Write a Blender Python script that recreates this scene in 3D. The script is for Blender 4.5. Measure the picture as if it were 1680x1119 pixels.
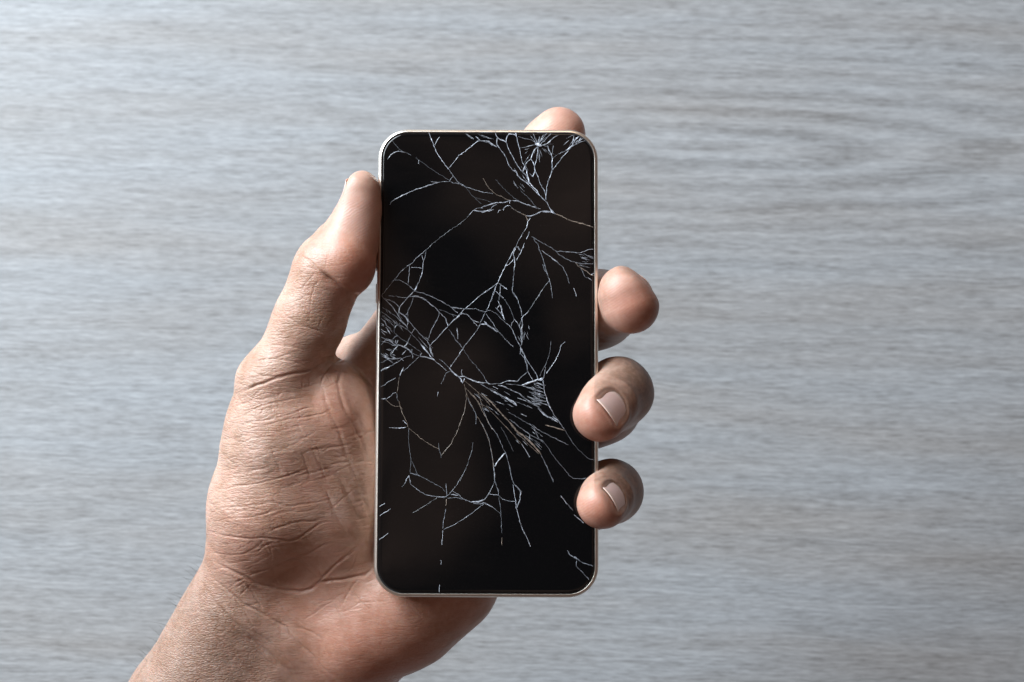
import bpy, math, random
import numpy as np
from mathutils import Matrix, Vector, Euler

# ------------------------------------------------------------------ camera, light, exposure
sc = bpy.context.scene
for o in list(bpy.data.objects):
    bpy.data.objects.remove(o, do_unlink=True)
col = sc.collection
PX = 0.00018                 # one photo pixel on the phone screen, in metres
DCAM = 1680*50.0/36.0        # camera to screen, in those pixels (50 mm lens)
TILT = math.radians(12.0)    # the photographer looks down and a little forward
HOLD = 0.215                 # height of the phone above the desk
# frame of the held phone and hand: x right, y up the picture, z towards the lens
RIG = Matrix.Translation((0, 0, HOLD)) @ Matrix.Rotation(TILT, 4, 'X')
RIGPX = RIG @ Matrix.Scale(PX, 4)

cd = bpy.data.cameras.new('camera'); cam = bpy.data.objects.new('camera', cd); col.objects.link(cam)
cam.matrix_world = RIG @ Matrix.Translation((0, 0, DCAM*PX))
cd.lens = 50; cd.sensor_width = 36; cd.clip_start = 0.01; cd.clip_end = 50
cd.dof.use_dof = True; cd.dof.focus_distance = DCAM*PX - 0.001; cd.dof.aperture_fstop = 17.0; cd.dof.aperture_blades = 7
sc.camera = cam

WSEED = 3.0
w = bpy.data.worlds.new('World'); sc.world = w; w.use_nodes = True
nt = w.node_tree; nt.nodes.clear()
wo = nt.nodes.new('ShaderNodeOutputWorld'); bg = nt.nodes.new('ShaderNodeBackground')
tc = nt.nodes.new('ShaderNodeTexCoord'); nz = nt.nodes.new('ShaderNodeTexNoise')
nz.inputs['Scale'].default_value = 6.5; nz.inputs['Detail'].default_value = 1.5
cr = nt.nodes.new('ShaderNodeValToRGB')
cr.color_ramp.elements[0].position = 0.46; cr.color_ramp.elements[0].color = (0.012, 0.011, 0.016, 1)
cr.color_ramp.elements[1].position = 0.62; cr.color_ramp.elements[1].color = (0.72, 0.48, 0.385, 1)
mp = nt.nodes.new('ShaderNodeMapping'); mp.inputs['Location'].default_value = (WSEED, 0.0, 0.0)
nt.links.new(tc.outputs['Generated'], mp.inputs['Vector']); nt.links.new(mp.outputs['Vector'], nz.inputs['Vector']); nt.links.new(nz.outputs['Fac'], cr.inputs['Fac'])
nt.links.new(cr.outputs['Color'], bg.inputs['Color']); nt.links.new(bg.outputs['Background'], wo.inputs['Surface'])
bg.inputs['Strength'].default_value = 0.48

def area(name, loc, target, sx, sy, power, color):
    l = bpy.data.lights.new(name, 'AREA'); l.shape = 'RECTANGLE'; l.size = sx; l.size_y = sy
    l.energy = power; l.color = color
    o = bpy.data.objects.new(name, l); col.objects.link(o); o.location = loc
    o.rotation_euler = (Vector(target)-Vector(loc)).to_track_quat('-Z', 'Y').to_euler()
    return o
area('window_light', (-1.12, 0.92, 0.98), (-0.05, -0.03, 0.12), 1.4, 1.1, 91.0, (0.85, 0.935, 1.0))
area('added_warm_fill', (0.15, 1.15, 0.75), (0, 0.2, 0.0), 0.25, 0.25, 1.7, (1.0, 0.72, 0.50))  # unseen warm fill, added to tint the far end of the desk

vs = sc.view_settings; vs.view_transform = 'Standard'; vs.look = 'None'; vs.gamma = 1; vs.exposure = 0.0; vs.use_curve_mapping = False
sc.render.engine = 'CYCLES'; sc.cycles.max_bounces = 6; sc.cycles.use_denoising = True

# ------------------------------------------------------------------ helpers
def mat(name):
    m = bpy.data.materials.new(name); m.use_nodes = True
    return m, m.node_tree, m.node_tree.nodes['Principled BSDF']
class NB:
    """terse node builder"""
    def __init__(s, nt): s.nt = nt
    def n(s, t, **kw):
        x = s.nt.nodes.new(t)
        for k, v in kw.items(): setattr(x, k, v)
        return x
    def l(s, a, b): s.nt.links.new(a, b)
    def setin(s, sock, v):
        if hasattr(v, 'is_output'): s.l(v, sock)
        else: sock.default_value = v
    def math(s, op, a, b=0.0, c=0.0, clamp=False):
        x = s.n('ShaderNodeMath', operation=op, use_clamp=clamp)
        for i, v in enumerate((a, b, c)): s.setin(x.inputs[i], v)
        return x.outputs[0]
    def vmul(s, v, t):
        x = s.n('ShaderNodeVectorMath', operation='MULTIPLY'); s.setin(x.inputs[0], v); x.inputs[1].default_value = t
        return x.outputs[0]
    def map(s, v, rot=(0, 0, 0), scale=(1, 1, 1), loc=(0, 0, 0)):
        x = s.n('ShaderNodeMapping'); s.setin(x.inputs['Vector'], v)
        x.inputs['Rotation'].default_value = rot; x.inputs['Scale'].default_value = scale; x.inputs['Location'].default_value = loc
        return x.outputs[0]
    def noise(s, v, scale=1.0, detail=3.0, rough=0.55, dist=0.0):
        x = s.n('ShaderNodeTexNoise'); s.setin(x.inputs['Vector'], v)
        x.inputs['Scale'].default_value = scale; x.inputs['Detail'].default_value = detail
        x.inputs['Roughness'].default_value = rough; x.inputs['Distortion'].default_value = dist
        return x.outputs['Fac']
    def vor(s, v, scale=1.0, rnd=1.0):
        x = s.n('ShaderNodeTexVoronoi', feature='DISTANCE_TO_EDGE'); s.setin(x.inputs['Vector'], v)
        x.inputs['Scale'].default_value = scale; x.inputs['Randomness'].default_value = rnd
        return x.outputs['Distance']
    def ramp(s, f, els):
        x = s.n('ShaderNodeValToRGB'); s.setin(x.inputs['Fac'], f); r = x.color_ramp
        while len(r.elements) < len(els): r.elements.new(0.5)
        for e, (p, c) in zip(r.elements, els):
            e.position = p; e.color = (*c, 1) if len(c) == 3 else c
        return x.outputs['Color']
    def mix(s, f, a, b, mode='MIX'):
        x = s.n('ShaderNodeMix', data_type='RGBA', blend_type=mode)
        s.setin(x.inputs['Factor'], f)
        for i, v in ((6, a), (7, b)):
            if hasattr(v, 'is_output'): s.l(v, x.inputs[i])
            else: x.inputs[i].default_value = (*v, 1)
        return x.outputs[2]
    def attr(s, name): return s.n('ShaderNodeAttribute', attribute_name=name).outputs['Fac']
    def rng(s, v, a, b, c=0.0, d=1.0):
        x = s.n('ShaderNodeMapRange'); s.setin(x.inputs[0], v)
        for i, q in enumerate((a, b, c, d)): x.inputs[i+1].default_value = q
        return x.outputs[0]
    def bump(s, h, dist, strength=1.0, nrm=None):
        x = s.n('ShaderNodeBump'); s.setin(x.inputs['Height'], h); x.inputs['Distance'].default_value = dist
        s.setin(x.inputs['Strength'], strength)
        if nrm is not None: s.l(nrm, x.inputs['Normal'])
        return x.outputs[0]
def mesh_obj(name, V, F, m=None, parent=None, smooth=True):
    me = bpy.data.meshes.new(name); me.from_pydata([tuple(map(float, v)) for v in V], [], [tuple(map(int, f)) for f in F]); me.update()
    if smooth: me.polygons.foreach_set('use_smooth', [True]*len(me.polygons))
    if m: me.materials.append(m)
    o = bpy.data.objects.new(name, me); col.objects.link(o)
    if parent: o.parent = parent
    return o

# ------------------------------------------------------------------ the desk
def make_desk():
    m, t, b = mat('grey_wood'); N = NB(t)
    P = N.map(N.n('ShaderNodeTexCoord').outputs['Object'], rot=(0, 0, math.radians(1.2)), scale=(1000, 1000, 1000))   # millimetres
    warp = N.n('ShaderNodeTexNoise'); N.l(N.map(P, scale=(0.003, 0.02, 1)), warp.inputs['Vector']); warp.inputs['Detail'].default_value = 2
    add = N.n('ShaderNodeVectorMath', operation='MULTIPLY_ADD')
    N.l(warp.outputs['Color'], add.inputs[0]); add.inputs[1].default_value = (0, 6, 0); N.l(P, add.inputs[2])
    W = add.outputs[0]
    fine = N.noise(N.map(W, scale=(0.05, 0.85, 1)), 1.0, 5.0, 0.68)
    mid = N.noise(N.map(W, scale=(0.011, 0.20, 1)), 1.0, 3.0, 0.6)
    broad = N.noise(N.map(W, scale=(0.004, 0.035, 1)), 1.0, 2.0, 0.5)
    fleck = N.noise(N.map(P, scale=(0.16, 1.5, 1), loc=(7, 3, 0)), 1.0, 3.0, 0.6)
    # cathedral figure: nested arcs in the growth rings
    ring = N.n('ShaderNodeTexWave', wave_type='RINGS', rings_direction='Z', wave_profile='SIN')
    N.l(N.map(W, scale=(0.0048, 0.034, 0), loc=(-0.42, -2.1, 0)), ring.inputs['Vector'])
    ring.inputs['Scale'].default_value = 1.0; ring.inputs['Distortion'].default_value = 2.5; ring.inputs['Detail'].default_value = 2.0; ring.inputs['Detail Scale'].default_value = 1.5
    far = N.n('ShaderNodeVectorMath', operation='LENGTH'); N.l(N.map(P, scale=(0.0062, 0.016, 0), loc=(-0.9, -1.0, 0)), far.inputs[0])
    arcs = N.math('MULTIPLY', N.math('SUBTRACT', ring.outputs['Fac'], 0.5), N.rng(far.outputs['Value'], 1.3, 0.2, 0.0, 0.10))
    s = N.math('ADD', N.math('MULTIPLY', fine, 0.40), N.math('MULTIPLY', mid, 0.18))
    s = N.math('ADD', s, N.math('MULTIPLY', fleck, 0.36))
    s = N.math('ADD', s, N.math('ADD', arcs, 0.02))
    c = N.ramp(s, [(0.36, (0.155, 0.157, 0.160)), (0.47, (0.255, 0.266, 0.278)), (0.56, (0.33, 0.347, 0.366)), (0.70, (0.44, 0.464, 0.49))])
    c = N.mix(N.rng(broad, 0.35, 0.7), c, N.mix(1.0, c, (0.93, 0.87, 0.82), 'MULTIPLY'))
    N.l(c, b.inputs['Base Color']); b.inputs['Roughness'].default_value = 0.52; b.inputs['Specular IOR Level'].default_value = 0.4
    N.l(N.bump(s, 0.0004, 0.5), b.inputs['Normal'])
    X, Y, T = 0.9, 0.7, 0.03
    pr = [(-T, 0.004), (-0.004, 0), (-0.0012, 0.0012), (0, 0.004)]
    V = []; F = []
    for z, i in pr: V += [(-X+i, -Y+i, z), (X-i, -Y+i, z), (X-i, Y-i, z), (-X+i, Y-i, z)]
    for k in range(3):
        for j in range(4): F.append((k*4+j, k*4+(j+1) % 4, (k+1)*4+(j+1) % 4, (k+1)*4+j))
    F += [(3, 2, 1, 0), (12, 13, 14, 15)]
    o = mesh_obj('desk_top', V, F, m, smooth=False)
    o.location = (0, 0.08, 0)
    o['kind'] = 'structure'; o['label'] = 'pale grey wood grain desk top, out of focus'
    return o
make_desk()

# ------------------------------------------------------------------ the phone
PHX, PHY, PHW, PHH, PHR = 799.0, 590.8, 366.0, 771.5, 50.0
PH = Matrix.Translation(((PHX-840), (559.5-PHY), 0)) @ Matrix.Rotation(math.radians(-0.2), 4, 'Z') @ Matrix.Rotation(math.radians(-4.6), 4, 'X')
PHI = PH.inverted()
def on_glass(px, py):
    """photo pixel -> point on the screen glass, phone frame (pixels)"""
    c = PHI @ Vector((0, 0, DCAM)); q = PHI @ Vector((px-840, 559.5-py, 0))
    d = q-c; t = -c.z/d.z; p = c+d*t
    return p.x, p.y
def rrect(inset, seg=14):
    hw, hh, r = PHW/2-inset, PHH/2-inset, max(PHR-inset, 4)
    out = []
    for cx, cy, a0 in ((hw-r, hh-r, 0), (-hw+r, hh-r, 90), (-hw+r, -hh+r, 180), (hw-r, -hh+r, 270)):
        for k in range(seg+1):
            a = math.radians(a0+90*k/seg)
            out.append((cx+r*math.cos(a), cy+r*math.sin(a)))
    return out
def loops(prof, cap_first=False, cap_last=False):
    V = []; F = []; n = None
    for ins, z in prof:
        L = rrect(ins); n = len(L); V += [(x, y, z) for x, y in L]
    for k in range(len(prof)-1):
        for j in range(n):
            F.append((k*n+j, k*n+(j+1) % n, (k+1)*n+(j+1) % n, (k+1)*n+j))
    if cap_first: F.append(tuple(range(n-1, -1, -1)))
    if cap_last: F.append(tuple((len(prof)-1)*n+j for j in range(n)))
    return V, F
phone = bpy.data.objects.new('smartphone', None); col.objects.link(phone)
phone.matrix_world = RIGPX @ PH
phone['label'] = 'smartphone with badly cracked black screen and thin champagne metal frame'; phone['category'] = 'smartphone'

def make_phone():
    # anodised metal
    m, t, b = mat('champagne_metal'); N = NB(t)
    oc = N.n('ShaderNodeTexCoord').outputs['Object']
    n1 = N.noise(oc, 0.05, 3); n2 = N.noise(oc, 0.6, 2)
    N.l(N.ramp(n1, [(0.3, (0.88, 0.82, 0.73)), (0.7, (0.93, 0.89, 0.82))]), b.inputs['Base Color'])
    b.inputs['Metallic'].default_value = 1.0
    N.l(N.rng(n2, 0.3, 0.7, 0.30, 0.42), b.inputs['Roughness'])
    fr = mesh_obj('frame', *loops([(5.5, -42), (2.2, -41), (0.6, -38.5), (0, -35), (0, -10), (0.4, -7), (1.3, -5), (2.8, -3.5), (4.6, -2.5), (5.6, -2.1), (6.1, -2.4), (6.4, -3.2), (6.4, -9)]), m, phone)
    # dark rubber gasket between frame and glass
    mg, t, b = mat('gasket'); b.inputs['Base Color'].default_value = (0.02, 0.02, 0.022, 1); b.inputs['Roughness'].default_value = 0.5
    n = NB(t); n.l(n.ramp(n.noise(n.n('ShaderNodeTexCoord').outputs['Object'], 0.3, 2), [(0.3, (0.012, 0.012, 0.013)), (0.7, (0.035, 0.035, 0.04))]), b.inputs['Base Color'])
    mesh_obj('gasket', *loops([(6.2, -3.8), (9.8, -3.8), (9.8, -9)]), mg, phone)
    # back shell
    mesh_obj('back_cover', *loops([(5.4, -42.2), (12, -42.6)], False, False), m, phone)
    V, F = loops([(5.6, -42.1), (8, -42.6)], cap_last=True); F = [f[::-1] for f in F]
    bpy.data.objects.remove(bpy.data.objects['back_cover'], do_unlink=True)
    mesh_obj('back_cover', V, F, m, phone, smooth=False)
    # glass, black display beneath
    g, t, b = mat('black_glass'); N = NB(t)
    oc = N.n('ShaderNodeTexCoord').outputs['Object']
    dirt = N.noise(oc, 0.02, 4); sp = N.noise(oc, 0.45, 2)
    N.l(N.ramp(sp, [(0.60, (0.0035, 0.0033, 0.0035)), (0.80, (0.012, 0.011, 0.011))]), b.inputs['Base Color'])
    smear = N.noise(N.map(oc, rot=(0, 0, 0.6), scale=(0.006, 0.02, 1)), 1.0, 4, 0.6)
    N.l(N.rng(smear, 0.42, 0.72, 0.02, 0.14), b.inputs['Roughness'])
    b.inputs['Specular IOR Level'].default_value = 0.5; b.inputs['IOR'].default_value = 1.5
    gl = mesh_obj('screen_glass', *loops([(8.4, -8), (8.4, -2.0), (8.8, -1.0), (9.8, -0.35), (11.6, -0.05), (14, 0)], cap_last=True), g, phone)
    # volume keys on the long edge
    kp = []
    for cy in (112.0, 165.0):
        V = []; F = []; hl, hw = 17, 5.5; sg = 8
        for k, (dx, s) in enumerate(((1.0, 1.0), (-1.6, 1.0), (-2.3, 0.88))):
            for i in range(2*sg+2):
                a = math.pi*i/sg if i <= sg else math.pi*(i-1)/sg
                yy = (hl-hw if i <= sg else -(hl-hw))+hw*math.sin(math.pi*(i if i <= sg else i-1)/sg)*s
                zz = hw*math.cos(math.pi*(i if i <= sg else i-1)/sg)*s
                V.append((-PHW/2+dx, cy+yy, -21+zz))
        n = 2*sg+2
        for k in range(2):
            for j in range(n): F.append((k*n+j, (k+1)*n+j, (k+1)*n+(j+1) % n, k*n+(j+1) % n))
        F.append(tuple(2*n+j for j in range(n))[::-1])
        mesh_obj('volume_key', V, F, m, phone)
    return gl
glass = make_phone()

# ------------------------------------------------------------------ the cracks: (origin x, y, scale) and polylines (width, paleness, warm, points)
CR = {}
CR['A'] = ((610, 200, 7.46), [
(2.0,0.8,0,[(700,130),(715,185),(740,240),(770,310),(800,385),(850,460),(900,530),(935,575)]),
(1.5,0.4,0,[(830,185),(790,240),(770,290)]),
(1.0,0.6,0,[(935,575),(985,640),(1030,700),(1060,745),(1140,785)]),
(1.6,0.8,0,[(935,575),(1000,500),(1070,410),(1160,345),(1240,280),(1300,235),(1370,235)]),
(4.0,0.7,0,[(1370,235),(1430,245),(1480,275)]),
(4.0,0.5,0,[(1150,145),(1200,185),(1250,210)]),
(3.0,0.7,0,[(1270,180),(1330,230)]),
(2.0,0.4,0,[(1290,140),(1350,180),(1430,205),(1492,210)]),
(1.5,0.4,0,[(240,220),(280,265),(330,330),(380,365),(430,385),(480,410)]),
(2.5,0.5,0,[(190,465),(230,410),(280,370),(350,365),(400,375)]),
(1.2,0.35,0,[(540,435),(575,470),(640,510),(700,560),(830,640),(940,710)]),
(1.5,0.4,0,[(575,470),(572,515)]),
(2.5,0.5,0,[(220,1015),(260,965),(380,900),(500,845),(620,805),(740,765),(850,735),(940,735)]),
(2.5,0.4,0,[(720,730),(790,745),(850,735)]),
(2.0,0.7,0,[(950,730),(970,690),(1000,665)]),
(2.2,0.6,0,[(950,730),(1000,750),(1060,755),(1150,795),(1250,830),(1350,860),(1480,880)]),
(1.2,0.35,0,[(1140,785),(1220,890),(1260,930),(1340,1000)]),
(1.3,0.3,0,[(1260,930),(1400,960),(1480,990)])])
CR['B'] = ((790, 200, 7.46), [
(1.5,0.4,0,[(0,165),(60,190),(120,205)]),
(4.0,0.55,0,[(0,235),(60,240),(130,275),(190,310)]),
(3.0,0.7,0,[(170,140),(200,200),(240,220),(300,250)]),
(2.5,0.6,0,[(190,200),(190,280),(220,320)]),
(2.0,0.6,0,[(220,320),(270,390),(310,450),(330,520),(380,590),(430,620)]),
(2.5,0.7,0,[(380,590),(420,600),(460,680),(530,730),(580,770)]),
(2.0,0.7,0,[(300,250),(320,300),(350,370),(390,440),(430,520),(490,600),(560,670),(590,730)]),
(2.5,0.7,0,[(300,250),(310,190),(345,150),(400,155),(430,180)]),
(2.0,0.7,0,[(430,180),(440,240),(460,310),(480,400),(500,500),(530,540)]),
(3.0,0.8,0,[(420,130),(430,190)]),
(2.5,0.8,0,[(530,540),(520,580),(505,610)]),
(2.5,0.8,0,[(530,540),(550,600),(575,700),(590,760)]),
(2.0,0.7,0,[(580,770),(640,830),(690,880),(740,930),(800,990),(830,1040),(880,1110)]),
(2.5,0.9,0,[(590,740),(640,810),(680,840),(710,900)]),
(2.0,0.5,0,[(690,275),(600,295),(470,320)]),
(1.8,0.6,0,[(690,275),(610,220),(490,195),(450,180)]),
(1.5,0.6,0,[(690,280),(645,225),(600,170)]),
(1.5,0.6,0,[(690,280),(660,210),(630,140)]),
(2.0,0.7,0,[(695,280),(708,220),(710,180)]),
(1.5,0.6,0,[(700,280),(730,210),(760,160)]),
(1.5,0.6,0,[(700,280),(750,200),(800,140)]),
(1.8,0.6,0,[(705,285),(790,210),(850,140)]),
(8.0,0.9,0,[(655,275),(690,272),(735,292)]),
(2.5,0.7,0,[(730,290),(800,270),(850,220),(940,165)]),
(2.0,0.7,0,[(690,300),(690,380),(680,430),(665,490),(650,550)]),
(2.5,0.7,0,[(680,310),(640,350),(615,420),(605,455)]),
(1.5,0.5,0,[(605,455),(560,490),(535,525)]),
(2.2,0.8,0,[(605,455),(640,510),(650,550)]),
(2.5,0.8,0,[(650,550),(655,600),(640,640),(625,675)]),
(2.0,0.7,0,[(655,590),(690,660),(720,760),(770,840),(785,900),(790,960)]),
(2.2,0.7,0,[(810,290),(830,350),(855,400),(865,470),(868,580)]),
(1.5,0.5,0,[(880,290),(870,370),(855,400)]),
(2.0,0.7,0,[(868,580),(840,660),(810,760),(795,840),(790,900)]),
(1.5,0.5,0,[(870,450),(930,400),(1010,365),(1080,320)]),
(1.8,0.7,0,[(875,585),(940,500),(1010,410),(1080,330),(1110,300)]),
(2.0,0.7,0,[(1110,300),(1120,240),(1130,170)]),
(3.0,0.7,0,[(1110,290),(1150,220),(1190,180)]),
(2.0,0.6,0,[(1120,300),(1200,250),(1270,230)]),
(1.5,0.5,0,[(1190,240),(1220,190)]),
(4.0,0.7,0,[(1030,350),(1090,310),(1130,280)]),
(1.8,0.5,1,[(20,690),(50,750),(100,820),(170,880),(260,925),(350,965)]),
(1.3,0.35,0,[(170,705),(250,790),(330,870),(400,930),(460,970)]),
(1.3,0.4,0,[(480,840),(560,920),(620,980),(670,1050)]),
(2.5,0.6,0,[(350,965),(440,970),(530,1005),(620,1035),(720,1065)]),
(3.0,0.6,0,[(350,965),(260,990),(150,1000),(0,1050)]),
(4.0,0.9,0,[(350,960),(345,1000)]),
(1.6,0.8,0,[(265,1085),(280,1050),(310,1025),(345,1025)]),
(1.3,0.4,0,[(350,1025),(400,1075),(480,1110)]),
(2.5,0.5,0,[(190,1010),(130,1040),(100,1080),(0,1110)]),
(2.0,0.7,0,[(690,1115),(740,1100),(800,1105),(870,1110)]),
(1.6,0.7,1,[(200,1112),(215,1085),(240,1080)]),
(2.0,0.6,0,[(0,130),(60,133),(130,131)]),
(2.0,0.6,0,[(480,133),(540,130),(600,132)]),
(2.0,0.6,0,[(640,130),(720,131),(800,131)])])
CR['C'] = ((610, 340, 7.46), [
(2.0,0.7,0,[(1195,95),(1240,45),(1290,10),(1360,10)]),
(2.5,0.6,0,[(1250,45),(1340,55),(1430,45),(1490,30)]),
(1.2,0.3,0,[(1195,95),(1130,160),(1020,240),(930,305),(820,385),(750,440),(680,510)]),
(1.8,0.6,0,[(680,510),(620,560),(550,620),(490,690),(440,715),(360,790),(290,870),(200,980),(120,1080)]),
(2.0,0.5,0,[(665,540),(650,620),(635,660)]),
(2.2,0.7,0,[(615,590),(630,660),(625,760),(610,830),(570,930),(525,1010)]),
(1.5,0.6,0,[(485,735),(560,740),(620,750)]),
(2.2,0.7,0,[(460,720),(455,830),(445,930)]),
(2.0,0.6,0,[(270,890),(350,900),(430,940),(490,990),(525,1020)])])
CR['D'] = ((790, 340, 7.46), [
(1.8,0.5,1,[(370,10),(450,60),(540,100)]),
(2.5,0.7,0,[(540,100),(580,115),(640,95),(700,65),(770,45),(860,65),(910,85)]),
(2.5,0.8,0,[(830,0),(860,50),(880,70)]),
(2.0,0.7,1,[(540,95),(565,160)]),
(2.5,0.6,0,[(600,130),(570,180),(555,250)]),
(1.5,0.5,0,[(555,250),(500,330),(440,440),(420,490)]),
(1.5,0.7,0,[(585,300),(550,390)]),
(2.2,0.7,0,[(525,440),(500,510),(475,560),(430,650)]),
(2.5,0.6,0,[(420,490),(450,490),(475,530)]),
(1.8,0.7,0,[(410,490),(380,550),(330,650),(290,730),(240,830),(200,920),(160,1010),(125,1110)]),
(2.5,0.6,0,[(420,500),(390,580),(410,640),(400,760)]),
(1.5,0.4,0,[(390,640),(340,700),(300,720)]),
(1.8,0.5,0,[(400,760),(390,850),(385,940),(380,1040),(430,1110)]),
(1.5,0.5,0,[(610,360),(700,410),(800,470),(860,500),(910,535)]),
(2.0,0.6,0,[(910,535),(1000,545),(1100,550),(1170,560),(1240,545),(1310,520),(1370,515)]),
(2.0,0.5,0,[(1240,560),(1300,600),(1380,635)]),
(2.0,0.5,0,[(910,535),(950,580),(1050,640),(1140,675),(1210,690),(1290,695),(1370,690)]),
(2.2,0.5,1,[(1150,680),(1210,740),(1280,780),(1340,830),(1380,840)]),
(1.8,0.5,0,[(1210,735),(1240,790),(1260,850),(1290,865)]),
(1.5,0.4,0,[(1300,860),(1350,895)]),
(2.0,0.6,0,[(1340,830),(1380,805)]),
(2.0,0.5,0,[(640,365),(650,410),(690,450),(710,520),(740,600),(765,680),(790,760),(810,830),(835,900),(850,960),(870,1110)]),
(2.0,0.5,0,[(750,700),(770,760),(800,810)]),
(1.0,0.25,0,[(740,530),(790,570),(850,610)]),
(2.8,0.7,0,[(850,610),(900,650),(940,685)]),
(1.6,0.5,0,[(940,685),(1000,740),(1030,800),(1060,870),(1075,930)]),
(1.1,0.4,0,[(835,900),(780,960),(690,1100)]),
(2.4,0.5,1,[(910,85),(980,110),(1050,150),(1180,190),(1280,215),(1370,245)]),
(1.5,0.6,0,[(200,925),(130,980),(70,1020),(10,1065)]),
(1.3,0.5,0,[(210,930),(310,1000)]),
(1.5,0.5,0,[(235,960),(225,1060)]),
(1.2,0.5,0,[(170,1030),(270,1110)]),
(0.8,0.2,0,[(1130,990),(1145,1040),(1160,1090)])])
CR['E'] = ((610, 470, 9.993), [
(3.0,0.5,0,[(165,150),(185,190)]),
(1.8,0.5,0,[(275,155),(400,165),(500,180),(600,180),(680,160)]),
(3.0,0.8,0,[(740,0),(705,70)]),
(1.5,0.5,0,[(620,0),(690,60)]),
(2.5,0.6,0,[(705,75),(620,150),(560,220),(500,290),(455,350),(445,410),(450,490)]),
(2.0,0.6,0,[(705,80),(830,110),(960,160),(1090,220),(1180,270),(1290,335)]),
(1.3,0.5,0,[(1290,335),(1400,350),(1499,370)]),
(1.0,0.5,0,[(1290,335),(1410,430)]),
(4.5,0.45,0,[(640,165),(750,165),(830,195),(900,230)]),
(2.2,0.7,0,[(900,240),(960,290),(1020,335),(1060,370),(1105,420)]),
(1.6,0.6,0,[(1105,420),(1095,500),(1040,600),(990,690),(950,790),(920,890)]),
(1.0,0.4,0,[(1105,430),(1210,520)]),
(3.5,0.6,0,[(1215,520),(1225,580),(1250,650)]),
(2.2,0.6,0,[(1250,650),(1170,730),(1080,850),(1010,910),(960,970)]),
(2.2,0.7,0,[(1260,640),(1340,560),(1430,470),(1499,440)]),
(1.0,0.4,0,[(1100,380),(1200,410),(1310,460),(1350,500)]),
(2.0,0.5,0,[(1310,460),(1420,490)]),
(1.5,0.5,0,[(680,180),(660,260),(620,350),(590,430),(590,520)]),
(2.2,0.7,0,[(185,190),(290,280),(360,370),(420,460),(480,550),(540,620),(590,690)]),
(2.2,0.5,0,[(190,190),(330,240),(400,290),(450,340)]),
(2.5,0.6,0,[(450,420),(520,470),(560,510),(590,580)]),
(2.0,0.5,0,[(555,470),(590,430)]),
(2.5,0.7,0,[(590,520),(600,560),(580,640)]),
(1.6,0.6,0,[(600,560),(680,660),(770,760),(850,840),(910,900),(950,970)]),
(1.8,0.5,0,[(175,345),(270,400),(360,470),(430,520),(520,600)]),
(2.2,0.5,0,[(150,410),(200,440),(270,490),(360,570),(440,630),(500,660),(590,710),(650,770)]),
(1.4,0.4,0,[(650,770),(740,870),(800,940)]),
(3.0,0.8,0,[(800,940),(850,1000),(940,1110)]),
(1.3,0.5,0,[(650,770),(700,690)]),
(1.8,0.5,0,[(640,800),(610,870),(590,920)]),
(1.5,0.4,0,[(370,580),(380,660),(360,740),(400,790),(480,850),(580,920),(690,1000),(800,1070)]),
(2.0,0.5,0,[(380,680),(400,640),(430,630)]),
(2.0,0.6,0,[(150,520),(220,590),(240,640),(320,700)]),
(2.0,0.6,0,[(210,560),(240,640)]),
(2.5,0.7,0,[(230,670),(270,720),(300,780)]),
(2.5,0.5,0,[(150,600),(200,650),(150,640)]),
(2.0,0.6,0,[(160,740),(220,800)]),
(2.5,0.5,0,[(150,830),(230,870),(300,890),(360,940),(430,970)]),
(2.0,0.5,0,[(240,860),(180,930),(150,960)]),
(2.0,0.5,0,[(340,870),(390,820),(430,810)]),
(2.5,0.6,0,[(390,880),(400,950),(430,880)]),
(3.0,0.55,0,[(330,970),(430,960),(520,990),(600,1030),(650,1090)]),
(3.5,0.6,0,[(600,910),(560,960),(520,990)]),
(2.5,0.6,0,[(430,970),(370,1040),(320,1110)]),
(1.2,0.5,0,[(560,1050),(500,1115)]),
(4.0,0.6,0,[(950,970),(960,1030),(980,1110)]),
(2.0,0.45,0,[(1260,700),(1340,810),(1370,880),(1430,930),(1490,1010)]),
(1.0,0.25,0,[(1400,690),(1410,860)]),
(1.6,0.5,0,[(150,700),(200,740),(250,760)]),
(1.4,0.4,0,[(170,480),(260,540),(330,620)])])
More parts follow.
